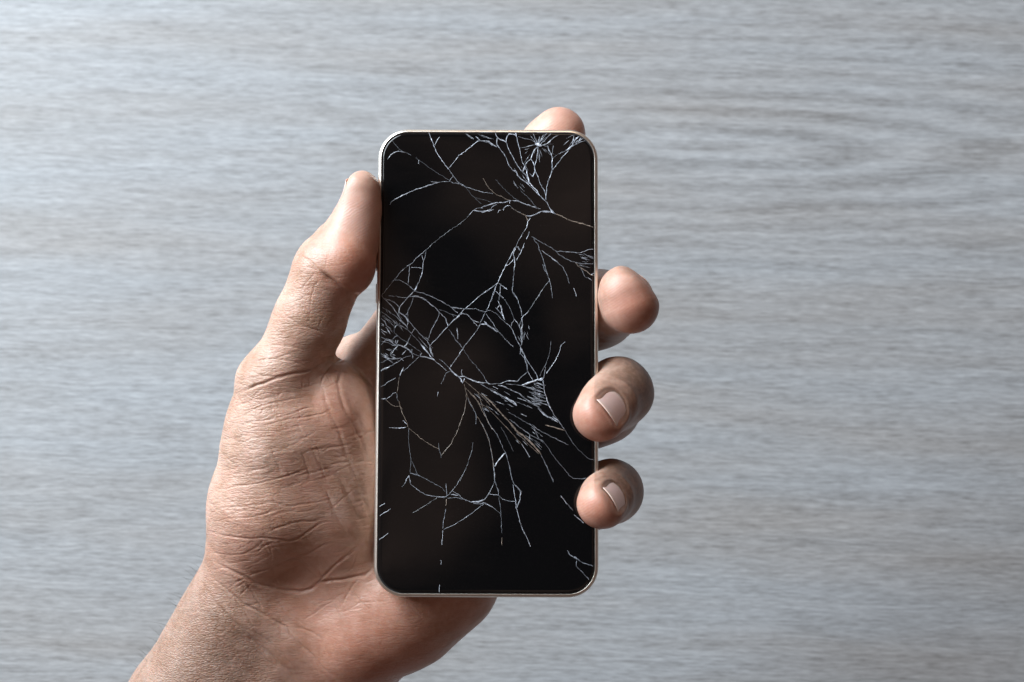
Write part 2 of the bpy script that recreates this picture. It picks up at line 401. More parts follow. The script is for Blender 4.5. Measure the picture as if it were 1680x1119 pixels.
CR['F'] = ((740, 470, 9.993), [
(1.6,0.6,0,[(660,30),(540,110),(440,180),(330,280),(240,360),(150,450)]),
(1.8,0.7,0,[(740,0),(700,130),(650,240),(610,340),(580,390)]),
(1.8,0.6,0,[(0,340),(100,355),(220,370),(400,365),(480,395),(560,420)]),
(1.6,0.5,0,[(560,420),(590,400),(640,395),(720,430),(790,500),(870,570)]),
(2.4,0.6,0,[(140,460),(190,450),(270,470),(330,530),(390,570),(460,590)]),
(2.4,0.7,0,[(0,600),(60,550),(140,480)]),
(1.2,0.4,0,[(340,540),(430,650)]),
(1.8,0.5,0,[(560,430),(530,500),(480,590)]),
(1.6,0.6,0,[(570,450),(610,500),(670,575),(720,660),(780,740),(810,775)]),
(3.0,0.7,0,[(470,620),(560,620),(620,650),(690,690),(770,745)]),
(2.5,0.7,0,[(540,570),(590,620)]),
(1.6,0.5,0,[(470,630),(430,710),(370,790),(300,880),(220,980)]),
(1.0,0.3,0,[(220,980),(130,1100)]),
(1.6,0.5,0,[(810,775),(910,885)]),
(1.0,0.3,0,[(910,885),(1020,990)]),
(2.2,0.6,0,[(870,570),(950,640),(1000,700),(1040,790),(1090,890),(1140,990)]),
(1.4,0.6,0,[(740,80),(810,155)]),
(1.6,0.4,0,[(810,155),(880,220),(950,320),(1000,430),(1040,540)]),
(1.8,0.5,0,[(810,0),(800,130),(790,220)]),
(2.6,0.7,0,[(770,235),(800,290),(830,370),(850,460),(880,550)]),
(2.0,0.6,0,[(730,345),(790,410),(850,480),(880,545)]),
(1.5,0.5,0,[(790,310),(760,360)]),
(2.2,0.6,0,[(1040,540),(1000,600),(985,660)]),
(1.6,0.4,0,[(1040,540),(1090,600),(1130,680)]),
(2.0,0.5,0,[(1010,0),(1010,90),(1060,150),(1100,240),(1140,370),(1160,480)]),
(1.8,0.7,0,[(1250,430),(1190,480),(1160,520)]),
(0.9,0.35,0,[(1250,430),(1350,280),(1499,50)]),
(4.5,0.4,0,[(1160,520),(1180,600),(1160,700),(1165,830),(1160,960)]),
(1.8,0.5,0,[(1160,530),(1130,640),(1150,760),(1150,860)]),
(3.5,0.6,0,[(1140,990),(1160,1050),(1190,1110)]),
(1.8,0.5,0,[(1140,1000),(1135,1110)]),
(1.4,0.5,0,[(850,0),(920,50)]),
(1.0,0.3,0,[(100,680),(115,800)]),
(1.8,0.4,0,[(0,750),(70,870),(120,920),(190,1010)])])
CR['G'] = ((610, 560, 9.993), [
(3.0,0.5,0,[(150,200),(220,250),(300,290),(420,285),(480,275)]),
(2.5,0.5,0,[(330,150),(310,230),(360,270)]),
(1.5,0.45,0,[(150,350),(230,310),(300,290)]),
(1.8,0.5,0,[(150,490),(230,450),(300,410),(400,355),(480,300),(560,260),(640,240)]),
(4.0,0.5,0,[(150,490),(220,455),(290,415)]),
(1.6,0.6,0,[(660,130),(655,200),(675,240),(670,280)]),
(1.6,0.5,0,[(610,150),(680,200),(770,240)]),
(4.0,0.5,0,[(820,190),(790,250)]),
(3.0,0.6,0,[(790,250),(900,265),(980,290),(1030,315)]),
(2.0,0.8,0,[(820,80),(900,170),(960,240),(1035,320)]),
(4.0,0.6,0,[(950,100),(970,170),(1010,250)]),
(1.3,0.45,0,[(770,260),(700,330),(610,410),(520,490)]),
(2.5,0.6,0,[(520,430),(490,500),(460,570)]),
(1.5,0.45,1,[(450,590),(430,680),(430,800),(410,850)]),
(2.0,0.5,0,[(410,850),(420,930),(435,980)]),
(2.2,0.5,0,[(390,600),(290,660),(220,710),(150,745)]),
(1.3,0.4,1,[(390,840),(310,890),(250,945)]),
(1.8,0.5,0,[(160,945),(230,935),(240,965)]),
(1.5,0.5,1,[(240,970),(300,1025),(380,1070),(470,1075),(500,1115)]),
(1.1,0.4,0,[(1035,320),(1130,400),(1220,480)]),
(1.5,0.5,0,[(1100,290),(1180,350),(1270,430)]),
(2.4,0.7,0,[(1270,430),(1310,490),(1420,580),(1480,640)]),
(1.5,0.5,0,[(1290,490),(1220,520),(1190,600),(1135,700)]),
(0.9,0.2,0,[(1480,140),(1400,260),(1290,420)]),
(1.5,0.4,1,[(1090,830),(1070,900)]),
(2.0,0.5,0,[(480,280),(520,320)])])
CR['H'] = ((740, 560, 9.993), [
(2.0,0.6,0,[(0,490),(60,530),(130,580)]),
(3.0,0.6,0,[(130,580),(210,580),(300,620),(390,660),(470,680),(560,680),(640,700)]),
(4.0,0.7,0,[(160,600),(190,680),(220,610)]),
(1.2,0.4,0,[(180,460),(170,500),(185,560)]),
(1.1,0.4,0,[(190,110),(300,280),(430,430),(510,530),(570,640)]),
(2.5,0.7,0,[(570,640),(590,680),(630,705)]),
(2.0,0.5,0,[(640,700),(750,700),(830,690),(920,650)]),
(3.2,0.6,0,[(920,650),(1000,650),(1080,660)]),
(1.5,0.5,0,[(1080,660),(1170,570),(1260,495)]),
(2.4,0.5,0,[(1150,210),(1200,280),(1240,380),(1255,490)]),
(2.2,0.6,0,[(1160,120),(1190,190),(1240,300),(1300,390),(1380,510),(1410,570)]),
(1.2,0.5,0,[(1260,495),(1310,590),(1345,650)]),
(4.0,0.7,0,[(1410,570),(1430,630),(1499,600)]),
(4.0,0.7,0,[(1160,720),(1230,700),(1330,660),(1430,620)]),
(1.7,0.45,1,[(220,650),(310,720),(420,810),(500,890),(580,970),(640,1050)]),
(1.3,0.4,1,[(215,700),(240,820),(255,900),(240,1010),(220,1115)]),
(1.3,0.4,1,[(240,820),(290,950),(370,1110)]),
(1.4,0.4,1,[(235,750),(330,870),(420,960),(480,1060)]),
(1.6,0.4,1,[(440,830),(470,920),(500,1010),(520,1110)]),
(1.5,0.35,0,[(470,870),(560,930),(660,980),(740,1040)]),
(2.2,0.45,0,[(480,700),(600,770),(740,840),(860,900)]),
(3.0,0.7,0,[(880,905),(950,960),(1020,990),(1080,1060)]),
(2.4,0.5,0,[(770,720),(870,745),(970,790),(1050,830),(1130,860),(1200,920)]),
(1.2,0.3,0,[(690,740),(770,780)]),
(2.4,0.5,0,[(1160,720),(1250,760),(1350,790),(1480,830)]),
(1.8,0.4,0,[(900,700),(1050,715),(1160,725)]),
(1.8,0.4,0,[(1090,930),(1170,960),(1230,980)]),
(1.8,0.4,0,[(1050,990),(1160,1030),(1310,1090)]),
(2.0,0.4,0,[(1250,910),(1330,940),(1440,990),(1490,1010)]),
(1.5,0.4,0,[(1230,980),(1330,1030),(1440,1080)])])
CR['I'] = ((850, 560, 9.993), [
(2.2,0.5,0,[(60,720),(160,760),(260,790),(320,810)]),
(2.2,0.6,0,[(310,690),(390,720),(430,740)]),
(2.2,0.6,0,[(320,750),(430,790)]),
(2.2,0.6,0,[(320,800),(420,840)]),
(2.2,0.55,0,[(330,850),(440,890)]),
(2.2,0.55,0,[(330,900),(450,940)]),
(2.0,0.5,0,[(280,850),(360,880)]),
(2.0,0.5,0,[(250,930),(350,960),(460,985)]),
(2.0,0.5,0,[(290,990),(400,1020),(490,1050)]),
(2.0,0.4,0,[(150,900),(250,940)]),
(1.6,0.5,0,[(260,700),(330,725)]),
(1.6,0.4,0,[(220,780),(300,850),(380,1000)]),
(2.0,0.7,0,[(410,640),(425,740),(440,850),(470,950),(500,1050),(540,1115)]),
(1.1,0.35,0,[(540,0),(520,180),(460,370),(400,470),(360,570)]),
(1.8,0.6,0,[(770,10),(710,60),(690,130),(650,240)]),
(0.9,0.3,0,[(650,240),(560,400),(460,530)]),
(2.0,0.5,0,[(450,420),(430,550),(410,620)]),
(3.0,0.7,0,[(320,640),(380,640),(415,610)])])
CR['J'] = ((610, 640, 7.46), [
(1.8,0.5,1,[(330,130),(350,200),(370,270),(430,400),(440,450)]),
(3.0,0.7,0,[(380,370),(430,420)]),
(2.2,0.7,0,[(210,460),(340,465),(420,455)]),
(1.2,0.5,1,[(450,460),(540,540),(640,620),(740,680),(820,720)]),
(1.2,0.4,0,[(820,650),(830,740),(850,830)]),
(1.4,0.5,1,[(850,800),(960,670),(1040,520),(1080,400),(1130,270),(1160,110)]),
(1.6,0.5,0,[(1165,90),(1230,210),(1275,300),(1275,415)]),
(1.4,0.5,1,[(1285,320),(1370,460),(1440,640),(1480,840),(1490,950)]),
(2.0,0.5,1,[(1180,0),(1300,140),(1340,230),(1400,340),(1450,440),(1490,490)]),
(1.4,0.4,0,[(455,470),(450,600),(470,750),(480,870),(470,1010)]),
(1.2,0.4,0,[(485,865),(520,930),(560,1040)]),
(2.0,0.5,0,[(470,1020),(560,1040),(700,1110)]),
(1.5,0.5,0,[(460,1040),(415,1110)]),
(1.8,0.6,0,[(460,1050),(475,1115)]),
(1.0,0.35,0,[(1240,640),(1220,760),(1160,940),(1080,1110)])])
CR['K'] = ((790, 640, 7.46), [
(3.0,0.45,1,[(0,50),(100,130),(180,220),(270,320),(340,390),(420,490)]),
(4.0,0.4,1,[(340,390),(420,490),(560,600),(640,680),(730,790)]),
(1.5,0.4,1,[(430,520),(570,660),(700,780)]),
(1.8,0.4,1,[(0,180),(80,220),(200,350),(310,460),(410,570),(490,660)]),
(1.0,0.2,0,[(490,660),(590,820)]),
(1.8,0.5,0,[(10,220),(100,420),(190,540),(250,680),(295,770)]),
(1.0,0.3,0,[(240,455),(320,600),(390,750)]),
(3.5,0.6,0,[(295,770),(230,830),(160,935)]),
(1.6,0.5,0,[(295,770),(330,880),(380,1110)]),
(1.6,0.5,0,[(0,400),(80,570),(120,760),(150,940),(160,1110)]),
(3.0,0.6,0,[(110,0),(270,80),(340,130),(430,190)]),
(2.0,0.45,0,[(350,0),(450,40),(540,110),(680,200),(760,280),(870,370)]),
(2.5,0.5,0,[(540,110),(640,170),(710,210)]),
(2.6,0.6,0,[(690,220),(760,300),(860,350),(940,395)]),
(1.7,0.6,0,[(800,110),(830,190),(890,310),(950,390),(1010,470)]),
(3.0,0.7,0,[(870,320),(930,370)]),
(1.2,0.35,0,[(1010,470),(1100,620),(1180,720),(1300,830),(1380,860)]),
(3.0,0.4,1,[(780,430),(900,460),(1030,500)]),
(1.8,0.45,0,[(330,270),(400,310),(510,375),(640,450),(760,520),(900,590),(1060,670)]),
(1.8,0.5,0,[(640,460),(660,510),(700,590)]),
(2.0,0.5,0,[(340,360),(450,440),(580,540),(680,590),(760,630)]),
(1.2,0.4,0,[(590,540),(590,600)]),
(1.2,0.4,0,[(760,630),(850,760),(930,870),(1020,980),(1120,1080),(1290,1080)]),
(1.4,0.45,0,[(730,790),(790,920),(880,1110)]),
(1.5,0.4,0,[(480,290),(550,320)]),
(1.5,0.4,0,[(560,190),(620,225)])])
CR['L'] = ((610, 760, 7.46), [
(1.7,0.4,0,[(475,120),(570,145),(700,215),(800,270),(860,300),(900,350)]),
(1.6,0.5,0,[(445,160),(415,235),(370,290)]),
(2.2,0.6,0,[(455,160),(475,260)]),
(2.2,0.6,0,[(475,260),(540,310),(620,365),(720,400),(830,415),(910,410)]),
(1.5,0.6,0,[(910,250),(912,330),(920,390)]),
(1.2,0.5,0,[(910,410),(980,340),(1030,280),(1080,200),(1160,50),(1180,0)]),
(2.0,0.6,0,[(980,335),(1070,390),(1120,440),(1230,480)]),
(3.0,0.5,0,[(970,385),(1060,395)]),
(1.6,0.5,0,[(930,430),(1030,420),(1110,440)]),
(4.5,0.55,0,[(1220,475),(1310,475),(1380,445)]),
(2.0,0.5,0,[(1240,490),(1330,500),(1380,480)]),
(1.4,0.45,0,[(1380,445),(1430,375),(1490,260)]),
(2.0,0.6,0,[(1430,375),(1492,385)]),
(1.3,0.5,0,[(1370,500),(1290,560),(1160,660),(1000,755),(880,810)]),
(1.3,0.4,0,[(1380,490),(1492,550)]),
(2.0,0.6,1,[(915,440),(905,520)]),
(1.6,0.5,0,[(905,560),(880,700),(870,800)]),
(1.0,0.25,0,[(870,820),(860,1000)]),
(1.0,0.25,0,[(800,420),(700,490),(500,610)]),
(1.0,0.3,0,[(95,530),(160,490)]),
(1.0,0.3,1,[(100,645),(230,560)]),
(1.0,0.3,1,[(90,940),(200,860)])])
CR['M'] = ((790, 760, 7.46), [
(2.5,0.5,0,[(145,40),(160,130),(160,210)]),
(1.3,0.45,0,[(160,220),(90,370),(40,440)]),
(2.2,0.5,0,[(160,210),(200,330),(205,390)]),
(1.8,0.6,0,[(90,375),(150,385),(205,390)]),
(1.6,0.5,0,[(205,390),(260,440),(330,465),(410,470)]),
(1.5,0.4,0,[(215,420),(235,560),(240,700),(250,850)]),
(2.0,0.5,1,[(250,910),(250,1000)]),
(1.2,0.4,0,[(40,480),(140,540),(240,630)]),
(1.5,0.5,0,[(340,40),(370,180),(400,260)]),
(3.5,0.5,0,[(400,260),(440,290),(480,350),(470,440),(440,540)]),
(2.0,0.7,0,[(385,260),(405,380),(420,490),(440,600),(480,740),(500,800)]),
(1.0,0.3,0,[(500,800),(560,920),(600,1020)]),
(1.4,0.4,0,[(790,20),(880,230)]),
(1.2,0.3,0,[(970,400),(1050,500)]),
(3.0,0.3,0,[(1050,500),(1120,580)]),
(1.0,0.3,0,[(1130,630),(1250,730)])])
CR['N'] = ((800, 860, 7.46), [
(2.2,0.5,0,[(975,320),(1020,385),(1090,420),(1180,480),(1290,515)]),
(4.0,0.5,0,[(1060,395),(1100,430)]),
(1.5,0.5,0,[(1090,450),(1090,510),(1120,550),(1180,610),(1240,680)])])
CR['O'] = ((600, 860, 7.46), [
(1.2,0.35,0,[(920,440),(922,490)]),
(1.2,0.4,0,[(905,740),(900,830)])])
def make_cracks():
    m, t, b = mat('fractured_glass'); N = NB(t)
    oi = N.n('ShaderNodeObjectInfo')
    oc = N.n('ShaderNodeTexCoord').outputs['Object']
    k = N.noise(oc, 0.20, 4, 0.75)
    c = N.mix(1.0, oi.outputs['Color'], N.ramp(k, [(0.34, (0.30, 0.30, 0.30)), (0.52, (0.62, 0.62, 0.62)), (0.66, (1.35, 1.35, 1.35))]), 'MULTIPLY')
    N.l(c, b.inputs['Base Color'])
    N.l(N.rng(k, 0.3, 0.7, 0.5, 0.22), b.inputs['Roughness']); b.inputs['Specular IOR Level'].default_value = 0.5
    rnd = random.Random(7)
    allc = [((x0, y0, s), ln) for (x0, y0, s), lines in CR.values() for ln in lines]
    size = lambda c: c[1][0]*sum(math.dist(p, q) for p, q in zip(c[1][3][:-1], c[1][3][1:]))/c[0][2]*c[1][1]
    allc.sort(key=size, reverse=True)
    rest = ([], [], [])
    for ci, ((x0, y0, s), (wd, lv, warm, pts)) in enumerate(allc):
        Q = [Vector(on_glass(x0+x/s, y0+y/s)) for x, y in pts]
        R = []                       # fracture edges run nearly straight between kinks
        for i in range(len(Q)-1):
            p0 = Q[max(i-1, 0)]; p1 = Q[i]; p2 = Q[i+1]; p3 = Q[min(i+2, len(Q)-1)]
            n = max(1, int((p2-p1).length/3.2))
            for j in range(n):
                u = j/n
                cmr = 0.5*((2*p1)+(p2-p0)*u+(2*p0-5*p1+4*p2-p3)*u*u+(3*p1-p0-3*p2+p3)*u**3)
                R.append(cmr*0.65+(p1+(p2-p1)*u)*0.35)
        R.append(Q[-1])
        for i in range(1, len(R)-1): R[i] = R[i]+Vector((rnd.gauss(0, .32), rnd.gauss(0, .32)))
        V = []; F = []; n = len(R)
        for i, p in enumerate(R):
            d = R[min(i+1, n-1)]-R[max(i-1, 0)]
            d = d.normalized() if d.length > 1e-6 else Vector((1, 0))
            nr = Vector((-d.y, d.x)); e = min(i, n-1-i)
            tp = min(1.0, 0.45+2.2*e/max(n-1, 1)+0.12*e)
            hw = max(0.5*wd*(0.42 if wd < 2.3 else 0.56)*tp*rnd.uniform(0.65, 1.35), 0.34)
            off = rnd.uniform(-0.5, 0.5)*hw
            hgt = rnd.uniform(0.25, 0.7)*min(1.4, 0.5+0.3*wd)
            V += [(p.x+nr.x*hw, p.y+nr.y*hw, 0.06), (p.x+nr.x*off, p.y+nr.y*off, 0.06+hgt), (p.x-nr.x*hw, p.y-nr.y*hw, 0.06)]
            if i:
                q = 3*(i-1); F += [(q, q+1, q+4, q+3), (q+1, q+2, q+5, q+4)]
        lin = 1.55*lv**1.9
        tint = (1.0, 0.82, 0.68) if warm else (0.86, 0.93, 1.06)
        if ci < 290:
            o = mesh_obj('crack', V, F, m, glass, smooth=False)
            o.color = (lin*tint[0], lin*tint[1], lin*tint[2], 1)
        else:
            k = len(rest[0]); rest[0].extend(V); rest[1].extend(tuple(i+k for i in f) for f in F)
    # splinters crowd round the points of impact
    for px, py, rad, cnt, dirx, diry in ((882, 236, 30, 60, 0, 0), (642, 530, 22, 44, .7, .7), (642, 575, 20, 36, .9, .35), (882, 636, 14, 40, .95, .3), (880, 654, 12, 40, .95, .3), (862, 290, 24, 36, .55, .85), (945, 232, 16, 22, .75, -.6), (960, 425, 14, 22, .95, .25), (700, 560, 12, 16, .6, .8), (810, 655, 30, 34, .8, .55), (870, 712, 26, 30, .75, .65), (858, 545, 14, 18, .2, 1)):
        for _ in range(cnt):
            a = rnd.uniform(0, 6.283); q = rad*rnd.random()**0.7
            cx, cy = px+q*math.cos(a), py+q*math.sin(a)
            if dirx == 0 and diry == 0: dx, dy = math.cos(a), math.sin(a)
            else:
                t = math.atan2(diry, dirx)+rnd.gauss(0, .13); dx, dy = math.cos(t), math.sin(t)
            L = rnd.uniform(2.5, 9.5); wv = rnd.uniform(0.16, 0.42)
            if rnd.random() < 0.55: continue
            if not (632 < cx < 970 and 221 < cy < 965): continue
            p = Vector(on_glass(cx-dx*L, cy-dy*L)); r = Vector(on_glass(cx+dx*L, cy+dy*L)); mm = (p+r)/2; nn = Vector((-(r-p).y, (r-p).x)).normalized()*wv
            k = len(rest[0]); rest[0].extend([(p.x, p.y, .05), (mm.x+nn.x, mm.y+nn.y, .05), (r.x, r.y, .05), (mm.x-nn.x, mm.y-nn.y, .05), (mm.x, mm.y, .05+rnd.uniform(.2, .7))])
            rest[1].extend([(k+1, k, k+4), (k+2, k+1, k+4), (k+3, k+2, k+4), (k, k+3, k+4)])
    o = mesh_obj('fine_cracks', rest[0], rest[1], m, glass, smooth=False); o['kind'] = 'stuff'; o.color = (0.75, 0.8, 0.9, 1)
make_cracks()

# ------------------------------------------------------------------ solid field of the hand (photo pixels, depth towards the lens)
def U(px, py, z):
    f = 1.0 - z/DCAM
    return np.array([(px-840.0)*f, (559.5-py)*f, z])
def smin(a, b, k):
    h = np.clip(0.5+0.5*(b-a)/k, 0, 1)
    return b+(a-b)*h-k*h*(1-h)
def cone(P, a, b, ra, rb):
    ab = b-a
    t = np.clip(((P-a)@ab)/max(float(ab@ab), 1e-9), 0, 1)
    d = P-a-t[:, None]*ab
    return np.sqrt(np.einsum('ij,ij->i', d, d))-(ra+(rb-ra)*t)
def ell(P, c, R, rot):
    q = (P-c)@rot
    k0 = np.sqrt((((q/R)**2).sum(1)))
    k1 = np.sqrt((((q/(R*R))**2).sum(1)))+1e-9
    return k0*(k0-1.0)/k1
def rotz(deg):
    a = math.radians(deg); c, s = math.cos(a), math.sin(a)
    return np.array([[c, -s, 0], [s, c, 0], [0, 0, 1.0]])
def chain(P, pts, k):
    f = None
    for (a, b) in zip(pts[:-1], pts[1:]):
        d = cone(P, U(*a[:3]), U(*b[:3]), a[3]*(1-a[2]/DCAM), b[3]*(1-b[2]/DCAM))
        f = d if f is None else smin(f, d, k)
    return f
def ep(P, px, py, z, rx, ry, rz, deg=0):
    s = 1-z/DCAM
    return ell(P, U(px, py, z), np.array([rx*s, ry*s, rz*s], float), rotz(deg))

ARM_RADIAL = [(405, 985, -120, 94), (312, 1165, -190, 104), (190, 1400, -270, 118)]
ARM_ULNAR = [(560, 1080, -165, 100), (450, 1300, -230, 120), (350, 1480, -290, 125)]
ARM_MID = [(490, 1030, -135, 88), (370, 1250, -215, 120), (270, 1440, -280, 130)]
THENAR = [(420, 905, -85, 82), (447, 835, -68, 101), (463, 715, -52, 92), (449, 632, -32, 61)]
HEEL = [(590, 1034, -118, 99), (656, 990, -126, 103), (716, 940, -135, 100), (745, 850, -150, 95)]
FINGERS = {
 'index': [(630, 592, -130, 60), (740, 435, -142, 56), (838, 315, -138, 49), (900, 240, -132, 45), (917, 220, -128, 44)],
 'middle': [(665, 680, -135, 62), (860, 560, -180, 60), (982, 507, -135, 62), (1018, 495, -55, 53)],
 'ring': [(690, 765, -135, 62), (870, 720, -175, 58), (990, 668, -140, 58), (1014, 644, -50, 55), (985, 681, 50, 45)],
 'little': [(715, 850, -135, 54), (870, 845, -165, 50), (975, 815, -125, 50), (1003, 806, -40, 50), (988, 826, 60, 42)],
}
THUMB = [(455, 632, -32, 58), (507, 529, -24, 56), (536, 452, -20, 59)]
THUMB_TIP = [(543, 430, -20, 54), (575, 390, -22, 44), (588, 345, -22, 33), (591, 313, -22, 33.5)]

# nails: centre of the free edge and of the root on the plate (photo px, depth), facing, width, length
NAILS = {
 'ring':   dict(base=(1014, 644, -50), tip=(985, 681, 50), n=(0.78, 0.60, 0.10), w=58, l=52, r0=55, r1=45),
 'little': dict(base=(1003, 806, -40), tip=(988, 826, 60), n=(0.80, 0.52, 0.10), w=50, l=46, r0=50, r1=42),
 'middle': dict(base=(1018, 495, -55), tip=(1030, 490, -2), n=(0.60, 0.70, -0.45), w=56, l=60, r0=53, r1=47),
 'thumb':  dict(base=(578, 392, -22), tip=(590, 314, -22), n=(-0.93, 0.15, -0.30), w=60, l=70, r0=43, r1=37),
 'index':  dict(base=(838, 315, -138), tip=(917, 220, -128), n=(0.1, 0.1, -0.98), w=60, l=66, r0=47, r1=44),
}
def nail_frame(d):
    a = U(*d['base']); b = U(*d['tip'])
    ax = (b-a)/np.linalg.norm(b-a)
    n = np.array(d['n'], float); n -= ax*(n@ax); n /= np.linalg.norm(n)
    return a, b, ax, n, np.cross(ax, n)
def smax(a, b, k):
    return -smin(-a, -b, k)
def flatten(P, d, nl, cap):
    a, b, ax, n, wv = nail_frame(nl)
    q = P-b
    al = (q@ax)/nl['l']
    pl = q@n-(cap+np.clip(-al, -0.6, 0.8)*0.28*nl['l'])
    pl = np.where(al < -0.95, -1e3, pl)
    w = np.clip((al+0.95)/0.4, 0, 1)
    return d*(1-w)+smax(d, pl, 20)*w
def sdf(P):
    palm = chain(P, THENAR, 30)
    palm = smin(palm, ep(P, 540, 772, -66, 98, 186, 82, 6), 45)
    palm = smin(palm, ep(P, 554, 680, -58, 54, 88, 66, 10), 26)
    palm = smin(palm, ep(P, 640, 790, -160, 170, 250, 85, 12), 40)
    heel = chain(P, HEEL, 30)
    palm = smin(palm, heel, 38)
    palm = smin(palm, ep(P, 520, 960, -120, 130, 110, 80, 20), 40)
    arm = smin(smin(chain(P, ARM_RADIAL, 30), chain(P, ARM_ULNAR, 30), 60), chain(P, ARM_MID, 30), 60)
    f = smin(palm, arm, 30)
    tip = smin(chain(P, THUMB_TIP, 22), ep(P, 567, 432, -8, 50, 56, 58), 12)
    tip = flatten(P, tip, NAILS['thumb'], 25)
    th = smin(chain(P, THUMB, 22), tip, 9)
    f = smin(f, th, 24)
    fg = None
    for nm, pts in FINGERS.items():
        d = chain(P, pts, 16)
        if nm == 'middle':
            d = smin(d, cone(P, U(1027, 481, -2), U(1034, 501, -2), 46, 47), 14)
        if nm in ('ring', 'little', 'middle'): d = flatten(P, d, NAILS[nm], {'ring': 31, 'little': 29, 'middle': 45}[nm])
        fg = d if fg is None else smin(fg, d, 5)
    f = smin(f, fg, 18)
    return smax(f, (P@np.array([-0.40, -0.87, -0.28]))-1060.0, 10)

LO = np.array([-860., -1060., -480.]); HI = np.array([300., 440., 130.])
def mesh_sdf(h=3.0, blk=6, lo=LO, hi=HI, fn=None):
    fn = fn or sdf
    H = h*blk
    nb = np.ceil((hi-lo)/H).astype(int)
    gx, gy, gz = [lo[i]+H*(np.arange(nb[i])+0.5) for i in range(3)]
    C = np.stack(np.meshgrid(gx, gy, gz, indexing='ij'), -1).reshape(-1, 3)
    v = fn(C)
    act = np.abs(v) < H*0.87*1.35+8
    n = nb*blk
    F = np.repeat(np.repeat(np.repeat(v.reshape(nb).astype(np.float32), blk, 0), blk, 1), blk, 2)
    ai = np.argwhere(act.reshape(nb))
    loc = np.stack(np.meshgrid(*[np.arange(blk)]*3, indexing='ij'), -1).reshape(-1, 3)
    for s in range(0, len(ai), 4000):
        idx = (ai[s:s+4000, None, :]*blk+loc[None]).reshape(-1, 3)
        F[idx[:, 0], idx[:, 1], idx[:, 2]] = fn(lo+h*(idx+0.5))
    # naive surface nets
    S = F < 0
    any_ = np.zeros(n-1, np.uint8)
    for dx in (0, 1):
        for dy in (0, 1):
            for dz in (0, 1):
                any_ += S[dx:n[0]-1+dx, dy:n[1]-1+dy, dz:n[2]-1+dz]
    cells = np.argwhere((any_ > 0) & (any_ < 8))
    vid = -np.ones(n-1, np.int32); vid[cells[:, 0], cells[:, 1], cells[:, 2]] = np.arange(len(cells))
    acc = np.zeros((len(cells), 3)); cnt = np.zeros(len(cells))
    cor = np.array([(x, y, z) for x in (0, 1) for y in (0, 1) for z in (0, 1)])
    val = np.stack([F[cells[:, 0]+c[0], cells[:, 1]+c[1], cells[:, 2]+c[2]] for c in cor], 1)
    for i in range(8):
        for j in range(i+1, 8):
            if np.abs(cor[i]-cor[j]).sum() == 1:
                a, b = val[:, i], val[:, j]
                m = (a < 0) != (b < 0)
                t = np.where(m, a/np.where(m, a-b, 1), 0)
                p = cor[i]+t[:, None]*(cor[j]-cor[i])
                acc[m] += p[m]; cnt[m] += 1
    V = lo+h*(cells+0.5+acc/cnt[:, None])
    quads = []
    for ax in range(3):
        sl0 = [slice(1, n[i]-1) for i in range(3)]; sl1 = list(sl0)
        sl0[ax] = slice(0, n[ax]-1); sl1[ax] = slice(1, n[ax])
        A, B = S[tuple(sl0)], S[tuple(sl1)]
        e = np.argwhere(A != B)
        fl = A[e[:, 0], e[:, 1], e[:, 2]]
        e = e+np.array([1 if i != ax else 0 for i in range(3)])
        b, c = [(1, 2), (2, 0), (0, 1)][ax]
        db = np.zeros(3, int); db[b] = 1; dc = np.zeros(3, int); dc[c] = 1
        q = np.stack([vid[tuple((e-o).T)] for o in (db+dc, dc, 0*db, db)], 1)
        q[~fl] = q[~fl][:, ::-1]
        quads.append(q)
    Q = np.concatenate(quads)
    return V, Q
def grad(P, e=0.6, fn=None):
    fn = fn or sdf
    g = np.stack([fn(P+np.eye(3)[i]*e)-fn(P-np.eye(3)[i]*e) for i in range(3)], 1)
    return g/(np.linalg.norm(g, axis=1, keepdims=True)+1e-9)
def subdivide(V, Q):
    E = np.concatenate([Q[:, [0, 1]], Q[:, [1, 2]], Q[:, [2, 3]], Q[:, [3, 0]]]); E.sort(1)
    key = E[:, 0].astype(np.int64)*len(V)+E[:, 1]
    uk, inv = np.unique(key, return_inverse=True)
    em = 0.5*(V[uk//len(V)]+V[uk % len(V)])
    fm = V[Q].mean(1)
    n, m, q = len(V), len(uk), len(Q)
    i = inv.reshape(4, q)+n; c = np.arange(q)+n+m
    Qn = np.concatenate([np.stack([Q[:, k], i[k], c, i[k-1]], 1) for k in range(4)])
    return np.concatenate([V, em, fm]), Qn

def vnormals(V, Q):
    n = np.cross(V[Q[:, 2]]-V[Q[:, 0]], V[Q[:, 3]]-V[Q[:, 1]])
    out = np.stack([sum(np.bincount(Q[:, k], n[:, i], len(V)) for k in range(4)) for i in range(3)], 1)
    return out/(np.linalg.norm(out, axis=1, keepdims=True)+1e-12)

